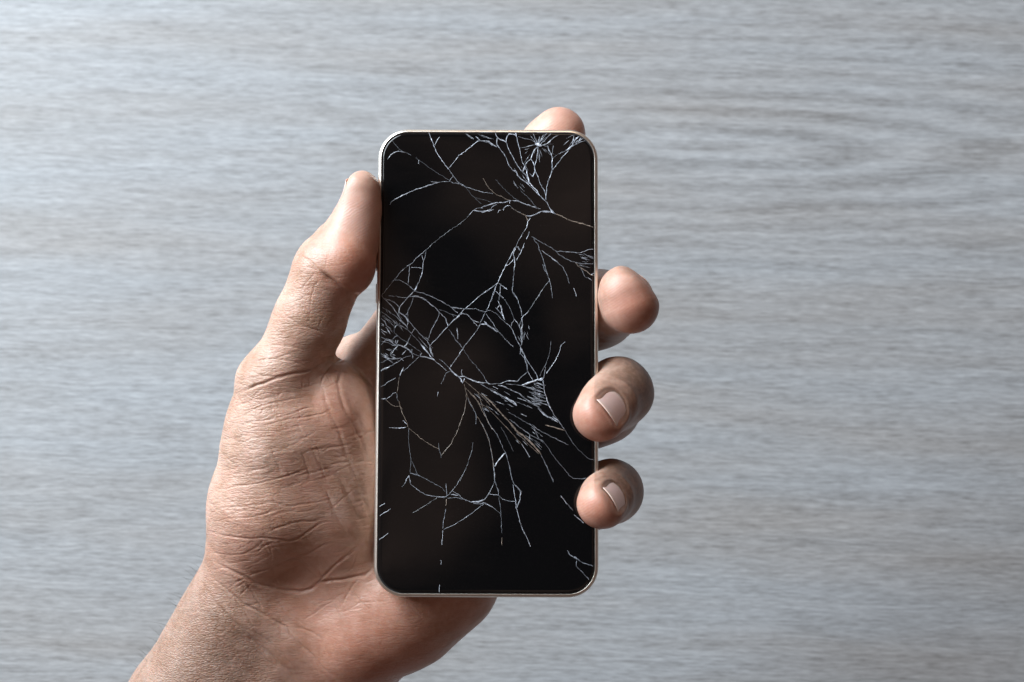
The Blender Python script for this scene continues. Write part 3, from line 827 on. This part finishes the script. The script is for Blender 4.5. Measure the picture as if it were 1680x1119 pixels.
# ------------------------------------------------------------------ the hand: one continuous skin
CREASES = [
((370, 400, 5.596), [
(3.0,2.6,[(640,105),(700,115),(760,145),(810,190),(850,240),(920,300),(1000,360),(1100,430)]),
(8.0,7.0,[(850,240),(920,300),(1000,360),(1100,430),(1180,480),(1255,490),(1300,500)]),
(1.5,1.5,[(740,215),(800,225),(850,250)]),
(1.5,1.0,[(690,455),(760,475),(840,510),(900,560)]),
(1.8,1.8,[(610,705),(700,750),(800,780),(930,825)]),
(1.5,1.0,[(920,765),(1000,770),(1110,800)]),
(1.5,1.5,[(400,930),(500,935),(600,945),(720,975)]),
(1.6,1.5,[(240,1085),(350,1065),(460,1055),(550,1020),(640,990)]),
(1.5,0.9,[(870,330),(820,390),(790,470),(780,560),(770,700)]),
(1.5,0.9,[(830,260),(760,340),(690,440)]),
(1.5,0.9,[(740,230),(660,300),(560,400)]),
(1.6,1.0,[(1110,560),(1010,660),(930,760)]),
(2.0,2.0,[(1150,900),(1110,960),(1090,1050),(1010,1085)]),
(1.5,0.9,[(930,620),(880,700),(850,780)]),
(1.5,0.8,[(590,520),(640,560),(700,590),(780,610)]),
(1.5,0.8,[(500,600),(560,660),(610,705)]),
(1.5,0.9,[(800,30),(790,80),(760,130)]),
(1.5,0.8,[(950,60),(930,140),(920,230)]),
(1.4,0.8,[(480,760),(560,770),(640,760)])]),
((370, 580, 5.596), [
(3.0,3.5,[(80,380),(180,340),(280,290),(380,260),(470,225),(560,200),(640,180),(730,165),(800,135),(880,95),(950,75)]),
(2.0,2.0,[(270,180),(350,205),(460,210),(540,190),(640,170)]),
(2.0,1.5,[(210,85),(330,60),(460,50),(570,60),(680,95),(750,125)]),
(2.5,2.0,[(1100,20),(1050,60),(1000,90),(950,130),(910,190),(880,260),(870,330)]),
(5.0,3.2,[(1080,80),(1060,180),(1030,280),(1050,380),(1090,500),(1170,640),(1260,830),(1310,1000),(1350,1115)]),
(5.0,2.0,[(880,330),(930,450),(980,580),(1050,720),(1100,900),(1180,1100)]),
(3.0,0.8,[(600,560),(660,640),(720,760),(800,880),(850,1000),(900,1115)]),
(5.0,2.2,[(1110,340),(1170,500),(1240,650),(1290,760),(1350,930)]),
(2.0,1.5,[(60,500),(150,460),(260,430),(370,410),(450,400)]),
(2.0,1.8,[(150,590),(230,530),(330,480),(450,450),(600,420),(740,400)]),
(2.0,2.2,[(80,680),(180,640),(300,620),(420,600),(520,580),(620,550),(740,500),(880,480)]),
(1.5,1.2,[(370,615),(460,570),(560,550)]),
(1.8,1.6,[(310,690),(400,650),(500,620),(600,600),(740,585),(900,550),(1040,480)]),
(1.6,1.4,[(30,820),(150,750),(280,720)]),
(1.8,1.5,[(0,880),(120,820),(260,780),(400,760),(480,745)]),
(2.0,2.0,[(0,975),(100,940),(200,925),(300,945)]),
(1.8,1.5,[(130,1010),(260,960),(380,920),(490,900),(580,850),(720,800)]),
(1.6,1.4,[(0,1080),(120,1060)]),
(1.8,1.5,[(180,1105),(280,1075),(400,1050)]),
(2.0,1.2,[(860,910),(950,870),(1050,850),(1200,820)]),
(1.5,1.0,[(710,200),(705,340)]),
(1.5,0.9,[(770,200),(775,300)]),
(1.6,1.2,[(500,300),(520,330),(470,420)]),
(1.5,1.2,[(340,310),(280,370),(250,400)]),
(1.4,0.4,[(560,620),(590,740),(640,860),(700,980)]),
(1.4,0.8,[(780,400),(830,520),(880,640)]),
(1.4,0.8,[(940,180),(1000,300),(1020,420)]),
(1.4,0.8,[(130,420),(200,400)]),
(1.4,0.8,[(350,500),(330,560)]),
(1.4,0.8,[(420,470),(430,540)]),
(1.4,0.8,[(200,700),(260,690),(340,660)]),
(1.4,0.8,[(330,980),(420,1060),(470,1115)])]),
((320, 760, 5.087), [
(2.0,2.2,[(160,215),(260,210),(330,190),(430,180),(540,165),(640,140),(760,105),(880,70),(960,40)]),
(1.5,1.3,[(200,70),(300,50),(390,25)]),
(1.5,1.3,[(270,95),(380,85),(470,65),(580,40)]),
(1.6,1.5,[(120,355),(200,330),(280,300),(350,285)]),
(1.8,1.6,[(100,440),(180,390),(260,365),(370,365),(500,345),(640,325),(720,340),(800,360),(900,340),(1000,330),(1130,300),(1240,290)]),
(1.8,1.8,[(100,490),(200,485),(280,460),(370,460),(470,450),(580,420),(680,390),(780,355)]),
(1.6,1.3,[(850,200),(950,150),(1060,130),(1160,95)]),
(2.5,2.5,[(80,575),(150,580),(230,605),(330,620),(450,630),(560,625),(680,635),(780,655),(850,635),(930,580),(1050,500),(1130,485)]),
(1.5,1.2,[(500,760),(580,690),(680,640)]),
(1.8,1.5,[(600,580),(680,540),(780,510),(900,480),(1000,485),(1050,500)]),
(1.7,1.3,[(180,230),(280,300),(400,380),(500,470),(620,570)]),
(1.8,1.4,[(330,210),(420,260),(500,350),(580,440),(700,540)]),
(1.7,0.8,[(520,170),(600,280),(700,350),(790,370),(880,450)]),
(3.0,0.8,[(600,0),(680,100),(780,170),(860,260),(1000,320),(1080,430),(1120,490)]),
(6.0,2.2,[(920,0),(960,100),(1060,200),(1130,300),(1180,430),(1260,580),(1330,690)]),
(8.0,3.4,[(1050,0),(1200,130),(1290,280),(1350,430),(1420,560)]),
(6.0,2.6,[(1290,0),(1370,160),(1430,330),(1470,480)]),
(1.5,1.0,[(180,400),(270,460),(380,500),(470,570)]),
(1.5,1.0,[(640,620),(740,690),(850,740)]),
(1.6,1.2,[(120,740),(230,760),(310,770),(400,760),(520,740)]),
(4.0,4.0,[(150,800),(210,850),(290,890),(380,930),(450,970),(530,1010),(640,1040),(760,1060),(880,1070),(970,1050),(1020,1010),(1060,985)]),
(2.5,2.0,[(450,945),(540,905),(650,870),(760,820),(870,785),(1000,740)]),
(3.0,2.2,[(1020,1010),(1090,930),(1180,840),(1280,760),(1370,690),(1480,600)]),
(4.0,4.0,[(1010,1010),(1100,985),(1230,970),(1330,950),(1420,935),(1500,860)]),
(1.8,1.2,[(1270,940),(1320,830),(1350,740)]),
(1.6,1.2,[(280,1050),(350,990),(420,960)]),
(1.6,1.1,[(290,1000),(330,1060),(390,1115)]),
(1.5,1.0,[(150,900),(200,880),(240,870)]),
(1.5,1.0,[(110,300),(160,370),(230,440)]),
(1.4,0.9,[(700,410),(760,500),(860,560)]),
(1.4,0.9,[(850,110),(900,200),(990,260)]),
(1.4,0.9,[(400,0),(430,90),(470,140)])]),
((200, 880, 4.683), [
(3.0,3.0,[(660,290),(760,370),(850,450),(940,520),(1040,570),(1160,640),(1270,700),(1330,790),(1400,880)]),
(4.5,5.0,[(690,470),(760,560),(840,640),(920,710),(1000,790),(1100,870),(1200,960),(1300,1050),(1360,1110)]),
(3.0,2.2,[(940,710),(1030,740),(1130,810),(1230,900),(1320,990),(1400,1060)]),
(1.5,1.0,[(800,370),(850,350),(930,330)]),
(1.5,1.0,[(840,410),(900,380),(950,340)]),
(1.5,1.0,[(900,460),(960,400),(1000,360)]),
(2.0,1.5,[(560,880),(640,960),(720,1010)]),
(2.0,1.5,[(960,800),(1040,870),(1130,960),(1210,1010)]),
(2.5,2.0,[(850,900),(960,1010),(1060,1110)]),
(1.8,1.0,[(700,760),(800,850),(900,930)]),
(1.6,1.0,[(640,200),(690,290),(720,330)]),
(1.6,0.9,[(600,330),(660,420),(720,500)])]),
((480, 900, 4.667), [
(2.0,1.5,[(370,450),(420,350),(460,280),(520,225)]),
(3.0,2.0,[(0,600),(80,615),(160,650),(230,700)]),
(3.0,3.0,[(0,660),(80,750),(160,830),(240,920),(330,1010)]),
(1.8,1.2,[(60,560),(160,500),(260,430),(340,390)]),
(1.6,1.2,[(1340,500),(1380,540),(1385,580)]),
(1.5,1.0,[(1250,620),(1270,690)]),
(1.5,0.8,[(870,380),(900,440),(960,500),(1020,560)]),
(1.5,0.8,[(1100,400),(1160,480),(1180,540)])]),
]
def seg_dist(X, Y, x0, y0, x1, y1):
    dx, dy = x1-x0, y1-y0
    t = np.clip(((X-x0)*dx+(Y-y0)*dy)/(dx*dx+dy*dy+1e-9), 0, 1)
    return np.hypot(X-x0-t*dx, Y-y0-t*dy), t
def vnoise(X, Y, s, seed=0):
    """smooth value noise"""
    r = np.random.RandomState(seed).rand(256, 256)
    x = X/s; y = Y/s; xi = np.floor(x).astype(int); yi = np.floor(y).astype(int); fx = x-xi; fy = y-yi
    fx = fx*fx*(3-2*fx); fy = fy*fy*(3-2*fy)
    g = lambda a, b: r[a & 255, b & 255]
    return (g(xi, yi)*(1-fx)+g(xi+1, yi)*fx)*(1-fy)+(g(xi, yi+1)*(1-fx)+g(xi+1, yi+1)*fx)*fy
def nail_uv(P, d):
    """coordinates of points in a nail's frame: along (0 root .. 1 edge), across (-1..1), outward height"""
    a, b, ax, n, wv = nail_frame(d)
    o = b+ax*d['tipoff']
    q = P-o
    return 1+(q@ax)/d['l'], (q@wv)/(d['w']/2), q@n
for d in NAILS.values(): d.setdefault('tipoff', 24)
NAILS['ring']['tipoff'] = 26; NAILS['little']['tipoff'] = 24; NAILS['thumb']['tipoff'] = 19; NAILS['middle']['tipoff'] = 10

def make_hand():
    V, Q = mesh_sdf(3.3, 6)
    V, Q = subdivide(V, Q)
    G = vnormals(V, Q)
    V = V-G*np.clip(sdf(V), -2.5, 2.5)[:, None]; G = vnormals(V, Q)
    f = 1-V[:, 2]/DCAM
    X = V[:, 0]/f+840; Y = 559.5-V[:, 1]/f
    facing = np.clip((G[:, 2]+0.15)/0.3, 0, 1)
    front = facing*(V[:, 2] > -185)
    D = np.zeros(len(V))
    cand = np.where((front > 0.02) & (X < 860))[0]
    cx, cy = X[cand], Y[cand]
    jx = (vnoise(cx, cy, 16, 1)-.5)*3; jy = (vnoise(cx, cy, 16, 2)-.5)*3
    acc = np.zeros(len(cand))
    for (x0, y0, s), lines in CREASES:
        for w, dep, pts in lines:
            P = [(x0+x/s, y0+y/s) for x, y in pts]
            xs = [p[0] for p in P]; ys = [p[1] for p in P]; mg = 5*w+4
            ix = np.where((cx > min(xs)-mg) & (cx < max(xs)+mg) & (cy > min(ys)-mg) & (cy < max(ys)+mg))[0]
            if not len(ix): continue
            best = np.full(len(ix), 1e9); tt = np.zeros(len(ix)); n = len(P)-1
            for i in range(n):
                dd, t = seg_dist(cx[ix]+jx[ix]/(1+.4*w), cy[ix]+jy[ix]/(1+.4*w), *P[i], *P[i+1])
                m = dd < best; best[m] = dd[m]; tt[m] = (i+t[m])/n
            tap = np.clip(np.minimum(tt, 1-tt)*4.5+0.06, 0, 1)
            ww = max(1.15, w*0.6)
            prof = -np.exp(-(best/ww)**2)+0.13*np.exp(-((best-2.3*ww)/(1.3*ww))**2)
            acc[ix] += CREASE_GAIN*dep*tap*prof
    # finer lines, following the two grain directions of the palm
    rr = np.random.RandomState(11)
    for k in range(210):
        x, y = rr.uniform(345, 612), rr.uniform(585, 1010)
        fam = rr.rand() < 0.5
        ang = math.radians(rr.normal(-14, 9) if fam else rr.normal(56, 10)); L = rr.uniform(18, 70); bend = rr.normal(0, 0.25)
        P = []
        for i in range(4):
            P.append((x, y)); x += math.cos(ang)*L/3; y += math.sin(ang)*L/3; ang += bend/3
        w = rr.uniform(0.9, 1.6); dep = rr.uniform(0.25, 0.7)
        xs = [p[0] for p in P]; ys = [p[1] for p in P]
        ix = np.where((cx > min(xs)-7) & (cx < max(xs)+7) & (cy > min(ys)-7) & (cy < max(ys)+7))[0]
        if not len(ix): continue
        best = np.full(len(ix), 1e9); tt = np.zeros(len(ix))
        for i in range(3):
            dd, t = seg_dist(cx[ix]+jx[ix], cy[ix]+jy[ix], *P[i], *P[i+1])
            m = dd < best; best[m] = dd[m]; tt[m] = (i+t[m])/3
        acc[ix] -= dep*np.clip(np.minimum(tt, 1-tt)*5, 0, 1)*np.exp(-(best/w)**2)
    D[cand] += acc*front[cand]*(0.55+0.9*vnoise(cx, cy, 22, 9))
    # soft lumps of flesh
    D += 1.6*(vnoise(X+V[:, 2], Y, 60, 5)-.5)+1.1*(vnoise(X+V[:, 2], Y-V[:, 2], 24, 6)-.5)
    # nail beds and folds
    for nm, d in NAILS.items():
        u, v, h = nail_uv(V, d)
        on = np.clip((h-8)/8, 0, 1)
        uc = (u-0.55)/0.55
        rim = (np.abs(v)**2.6+np.where(uc < 0, np.abs(uc), 0)**2.6)**(1/2.6)
        edge = np.clip((0.95-u)/0.18, 0, 1)*on
        D += (1.5*np.exp(-((rim-1.17)/0.15)**2)-0.7*np.exp(-((rim-0.98)/0.07)**2))*edge*(0.3 if nm == 'middle' else 1)
        D -= 2.0*np.clip((0.97-rim)*5, 0, 1)*on*np.clip((1.02-u)/0.12, 0, 1)
    V = V+G*D[:, None]
    # pigment masks; red also paints shade into the lower palm and heel
    def blob(px, py, r, z=None, rz=90):
        q = ((X-px)/r)**2+((Y-py)/r)**2
        if z is not None: q = q+((V[:, 2]-z)/rz)**2
        return np.exp(-q)
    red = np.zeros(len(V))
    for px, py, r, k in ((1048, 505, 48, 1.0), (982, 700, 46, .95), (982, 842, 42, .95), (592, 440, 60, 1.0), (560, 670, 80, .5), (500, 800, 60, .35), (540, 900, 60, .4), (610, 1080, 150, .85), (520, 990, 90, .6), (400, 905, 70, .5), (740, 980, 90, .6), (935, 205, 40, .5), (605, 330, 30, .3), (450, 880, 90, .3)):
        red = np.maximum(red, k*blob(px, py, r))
    pulp = np.zeros(len(V))
    for px, py, r, z in ((975, 690, 44, 60), (975, 836, 40, 70), (1026, 495, 52, 20), (590, 350, 60, 0), (915, 215, 60, -90)):
        pulp = np.maximum(pulp, blob(px, py, r, z, 75))
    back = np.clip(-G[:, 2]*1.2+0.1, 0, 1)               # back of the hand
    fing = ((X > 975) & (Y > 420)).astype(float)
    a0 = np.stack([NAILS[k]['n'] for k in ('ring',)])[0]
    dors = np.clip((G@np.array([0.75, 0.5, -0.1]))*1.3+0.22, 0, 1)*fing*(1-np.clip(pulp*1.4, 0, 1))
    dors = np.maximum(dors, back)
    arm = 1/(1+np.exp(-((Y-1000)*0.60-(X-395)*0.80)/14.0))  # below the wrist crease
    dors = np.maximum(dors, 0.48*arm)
    thd = 0.42+0.58/(1+np.exp((X-455+(Y-700)*0.12)/26.0))    # drier, coarser skin on the outer thumb side
    thd = np.maximum(thd, np.clip(1-np.hypot(X-500, Y-500)/150, 0, 1)); thd = np.maximum(thd, 0.9*arm)*(1-0.6*np.clip((X-900)/60, 0, 1))
    me = bpy.data.meshes.new('hand')
    me.vertices.add(len(V)); me.vertices.foreach_set('co', (V*PX).astype(np.float32).ravel())
    me.loops.add(len(Q)*4); me.loops.foreach_set('vertex_index', Q.astype(np.int32).ravel())
    me.polygons.add(len(Q)); me.polygons.foreach_set('loop_start', np.arange(0, len(Q)*4, 4, dtype=np.int32))
    me.polygons.foreach_set('use_smooth', np.ones(len(Q), bool))
    me.update(calc_edges=True); me.validate()
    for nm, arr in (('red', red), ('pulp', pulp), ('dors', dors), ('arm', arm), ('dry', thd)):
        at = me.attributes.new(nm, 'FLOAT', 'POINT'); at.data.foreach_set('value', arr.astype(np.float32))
    return me

def skin_material():
    m, t, b = mat('skin'); N = NB(t)
    P = N.map(N.n('ShaderNodeTexCoord').outputs['Object'], scale=(1/PX, 1/PX, 1/PX))
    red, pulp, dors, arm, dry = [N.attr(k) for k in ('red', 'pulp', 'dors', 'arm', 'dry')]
    blot = N.noise(P, 0.018, 4, 0.6); fineb = N.noise(P, 0.11, 3, 0.6)
    blot2 = N.noise(P, 0.045, 3, 0.6)
    c = N.mix(N.rng(blot, 0.38, 0.62), (0.36, 0.212, 0.145), (0.50, 0.335, 0.262))
    c = N.mix(N.rng(blot2, 0.45, 0.68, 0.0, 0.4), c, (0.54, 0.305, 0.238))
    c = N.mix(N.math('MULTIPLY', pulp, 0.7), c, (0.60, 0.36, 0.295))
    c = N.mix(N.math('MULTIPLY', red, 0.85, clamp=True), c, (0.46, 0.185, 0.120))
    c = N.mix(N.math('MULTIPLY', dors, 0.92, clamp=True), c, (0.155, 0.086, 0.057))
    c = N.mix(N.rng(fineb, 0.42, 0.7, 0.0, 0.22), c, (0.63, 0.42, 0.33))
    # crossed furrows of the skin
    wv = N.noise(P, 0.04, 2); 
    add = N.n('ShaderNodeVectorMath', operation='MULTIPLY_ADD')
    wn = N.n('ShaderNodeTexNoise'); N.l(P, wn.inputs['Vector']); wn.inputs['Scale'].default_value = 0.035; wn.inputs['Detail'].default_value = 2
    N.l(wn.outputs['Color'], add.inputs[0]); add.inputs[1].default_value = (9, 9, 9); N.l(P, add.inputs[2])
    PW = add.outputs[0]
    def lines(deg, ln, sp, width, loc):
        n = N.noise(N.map(PW, rot=(0, 0, math.radians(deg)), scale=(1/ln, 1/sp, 1/ln), loc=loc), 1.0, 1.0, 0.5)
        return N.rng(N.math('ABSOLUTE', N.math('SUBTRACT', n, 0.5)), 0.0, width)
    l1 = lines(-14, 60, 10, 0.05, (0, 0, 0)); l2 = lines(52, 55, 10, 0.05, (4, 9, 2)); l3 = lines(-78, 45, 9, 0.05, (8, 1, 5))
    cells = N.rng(N.vor(N.map(PW, rot=(0, 0, math.radians(-20)), scale=(0.13, 0.20, 0.14))), 0.0, 0.16)
    armv = N.rng(N.vor(N.map(PW, rot=(0, 0, math.radians(57)), scale=(0.10, 0.30, 0.16))), 0.0, 0.20)
    armf = lines(57, 50, 7, 0.07, (2, 2, 2))
    h_palm = N.math('ADD', N.math('MULTIPLY', l1, 0.5), N.math('ADD', N.math('MULTIPLY', l2, 0.45), N.math('ADD', N.math('MULTIPLY', l3, 0.3), N.math('MULTIPLY', cells, 0.35))))
    mx = N.n('ShaderNodeMix', data_type='FLOAT'); N.l(arm, mx.inputs[0]); N.l(h_palm, mx.inputs[2]); N.l(N.math('ADD', N.math('MULTIPLY', armv, 0.7), N.math('MULTIPLY', armf, 0.4)), mx.inputs[3])
    hh = mx.outputs[0]
    # friction ridges on the pads
    wav = N.n('ShaderNodeTexWave', wave_type='BANDS', bands_direction='Y'); N.l(N.map(PW, rot=(0, 0, math.radians(-32)), scale=(0.075, 0.075, 0.075)), wav.inputs['Vector'])
    wav.inputs['Scale'].default_value = 1.0; wav.inputs['Distortion'].default_value = 1.2; wav.inputs['Detail'].default_value = 1; wav.inputs['Detail Scale'].default_value = 0.25
    mx2 = N.n('ShaderNodeMix', data_type='FLOAT'); N.l(N.math('MULTIPLY', pulp, 1.5, clamp=True), mx2.inputs[0]); N.l(hh, mx2.inputs[2]); N.l(N.math('MULTIPLY', wav.outputs['Fac'], 0.24), mx2.inputs[3])
    smooth_ = N.math('SUBTRACT', 1.0, N.math('MULTIPLY', red, 0.3), clamp=True)
    nb = N.bump(mx2.outputs[0], 0.00022, N.math('MULTIPLY', N.math('MAXIMUM', dry, N.math('MULTIPLY', pulp, 1.0)), N.math('MULTIPLY', N.math('MULTIPLY', smooth_, N.math('SUBTRACT', 1.0, N.math('MULTIPLY', N.math('SUBTRACT', dors, N.math('MULTIPLY', arm, 0.48)), 0.7), clamp=True)), SKIN_BUMP)))
    nb = N.bump(N.noise(P, 0.5, 3, 0.6), 0.0001, 0.35, nb)
    N.l(nb, b.inputs['Normal'])
    N.l(c, b.inputs['Base Color'])
    N.l(N.rng(fineb, 0.3, 0.7, 0.36, 0.50), b.inputs['Roughness'])
    b.inputs['Specular IOR Level'].default_value = 0.42
    b.inputs['Subsurface Weight'].default_value = 0.32
    b.inputs['Subsurface Radius'].default_value = (1.0, 0.36, 0.2); b.inputs['Subsurface Scale'].default_value = 0.003
    return m
SKIN_BUMP, CREASE_GAIN = 0.68, 0.52
skin = skin_material()
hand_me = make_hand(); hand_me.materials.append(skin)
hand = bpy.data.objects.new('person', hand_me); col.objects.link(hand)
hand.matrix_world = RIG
hand['label'] = 'bare left hand and wrist gripping the cracked phone, thumb along its edge'; hand['category'] = 'person'

def make_nails():
    m, t, b = mat('nail'); N = NB(t)
    v = N.attr('along')
    n1 = N.noise(N.map(N.n('ShaderNodeTexCoord').outputs['Object'], scale=(1/PX,)*3), 0.12, 2)
    c = N.ramp(v, [(0.0, (0.66, 0.47, 0.42)), (0.18, (0.64, 0.41, 0.37)), (0.75, (0.67, 0.44, 0.40)), (0.92, (0.68, 0.47, 0.42)), (1.0, (0.68, 0.50, 0.43))])
    N.l(N.mix(N.rng(n1, 0.4, 0.7, 0, 0.2), c, (0.74, 0.52, 0.48)), b.inputs['Base Color'])
    b.inputs['Roughness'].default_value = 0.26; b.inputs['Subsurface Weight'].default_value = 0.25
    b.inputs['Subsurface Radius'].default_value = (1, .5, .35); b.inputs['Subsurface Scale'].default_value = 0.0015
    b.inputs['Coat Weight'].default_value = 0.15; b.inputs['Coat Roughness'].default_value = 0.25
    for nm, d in NAILS.items():
        a, bb, ax, n, wv = nail_frame(d)
        nu, nv = 15, 15; o = bb+ax*d['tipoff']
        P = []; al = []
        us = np.linspace(0, 1, nu); vv = np.linspace(-1, 1, nv)
        base = np.array([[o+ax*((u-1)*d['l'])+wv*(v*d['w']/2) for v in vv] for u in us]).reshape(-1, 3)
        # rounded outline at the root and the edge
        UU, VV = np.meshgrid(us, vv, indexing='ij'); UU = UU.ravel(); VV = VV.ravel()
        ue = UU+(1-UU)*0.20*VV**2-UU*0.16*VV**2
        base = o+ax[None]*((ue-1)*d['l'])[:, None]+wv[None]*(VV*d['w']/2*(0.93+0.07*UU))[:, None]
        # drop onto the finger from outside
        pos = base+n*90.0
        ref = base-ax[None]*(np.clip(ue-0.72, 0, 1)*d['l'])[:, None]     # the free edge runs straight on
        q = ref+n*90.0
        for _ in range(60):
            s = sdf(q); q = q-n[None]*np.clip(s*0.8, -4, 40)[:, None]
        top = q+(base-ref)-n[None]*(np.clip(ue-0.72, 0, 1)*6)[:, None]
        hgt = (top-base)@n
        # keep the plate a clean arch across
        cen = hgt.reshape(nu, nv)[:, nv//2]
        arch = (-(VV**2)*d['w']*0.16)
        hh = np.repeat(np.minimum.accumulate(cen*0+np.polyval(np.polyfit(us, cen, 2), us)), nv)*0+np.repeat(np.polyval(np.polyfit(us, cen, 2), us), nv)
        h2 = 0.45*hgt+0.55*(hh+arch)+0.4
        top = base+n[None]*h2[:, None]; bot = top-n[None]*1.1
        F = []
        for i in range(nu-1):
            for j in range(nv-1):
                k = i*nv+j; F.append((k, k+1, k+nv+1, k+nv)); K = nu*nv; F.append((K+k, K+k+nv, K+k+nv+1, K+k+1))
        K = nu*nv
        ring = [j for j in range(nv)]+[i*nv+nv-1 for i in range(1, nu)]+[(nu-1)*nv+j for j in range(nv-2, -1, -1)]+[i*nv for i in range(nu-2, 0, -1)]
        for i in range(len(ring)):
            p, r = ring[i], ring[(i+1) % len(ring)]; F.append((p, K+p, K+r, r))
        ob = mesh_obj('fingernail' if nm != 'thumb' else 'thumbnail', np.concatenate([top, bot])*PX, F, m, hand)
        at = ob.data.attributes.new('along', 'FLOAT', 'POINT'); at.data.foreach_set('value', np.concatenate([UU, UU]).astype(np.float32))
make_nails()

def make_hair():
    m, t, b = mat('hair'); n = NB(t)
    n.l(n.ramp(n.noise(n.n('ShaderNodeTexCoord').outputs['Object'], 300, 2), [(0.3, (0.02, 0.015, 0.012)), (0.7, (0.06, 0.045, 0.035))]), b.inputs['Base Color'])
    b.inputs['Roughness'].default_value = 0.45
    r = random.Random(3); V = []; F = []
    spots = [(x, y) for x, y in ((334, 918), (328, 934), (318, 950), (312, 958), (330, 940), (300, 975), (295, 985), (288, 990), (262, 1028), (258, 1036), (240, 1066), (232, 1076), (236, 1070), (226, 1096), (338, 900), (300, 1000), (280, 1030), (270, 1060), (310, 990), (330, 1005), (250, 1090), (345, 1010))]
    pts = np.array([U(x, y, 0) for x, y in spots])
    c = np.array([0, 0, DCAM]); dr = pts-c; dr /= np.linalg.norm(dr, axis=1, keepdims=True)
    # march to the skin, or to its nearest point for roots on the outline
    tt = np.full(len(pts), DCAM-60.0); best = np.full(len(pts), 1e9); bt = tt.copy()
    for _ in range(90):
        s = sdf(c+dr*tt[:, None]); u = s < best; best[u] = s[u]; bt[u] = tt[u]; tt += np.clip(s*0.7, 0.4, 30)
    R0 = c+dr*bt[:, None]; R0 = R0-grad(R0)*sdf(R0)[:, None]
    Nn = grad(R0)
    for p, nn in zip(R0, Nn):
        for _ in range(r.choice((1, 1, 2))):
            L = r.uniform(16, 34); lean = np.array([r.uniform(-.9, -.1), r.uniform(.1, 1.0), r.uniform(-.3, .3)])
            cur = p+np.array([r.uniform(-4, 4), r.uniform(-4, 4), 0]); d = nn*0.8+lean*0.6; d /= np.linalg.norm(d)
            base = len(V); n = 7
            for i in range(n):
                rad = 0.17*(1-i/(n-0.5))+0.05
                s1 = np.cross(d, [0, 0, 1.0]); s1 /= np.linalg.norm(s1)+1e-9; s2 = np.cross(d, s1)
                for k in range(3):
                    a = 2*math.pi*k/3; V.append((cur+rad*(math.cos(a)*s1+math.sin(a)*s2))*PX)
                cur = cur+d*L/(n-1); d = d+np.array([0.05, -0.10, -0.06]); d /= np.linalg.norm(d)
            for i in range(n-1):
                for k in range(3): F.append((base+3*i+k, base+3*i+(k+1) % 3, base+3*i+3+(k+1) % 3, base+3*i+3+k))
    o = mesh_obj('arm_hair', V, F, m, hand); o['kind'] = 'stuff'
make_hair()
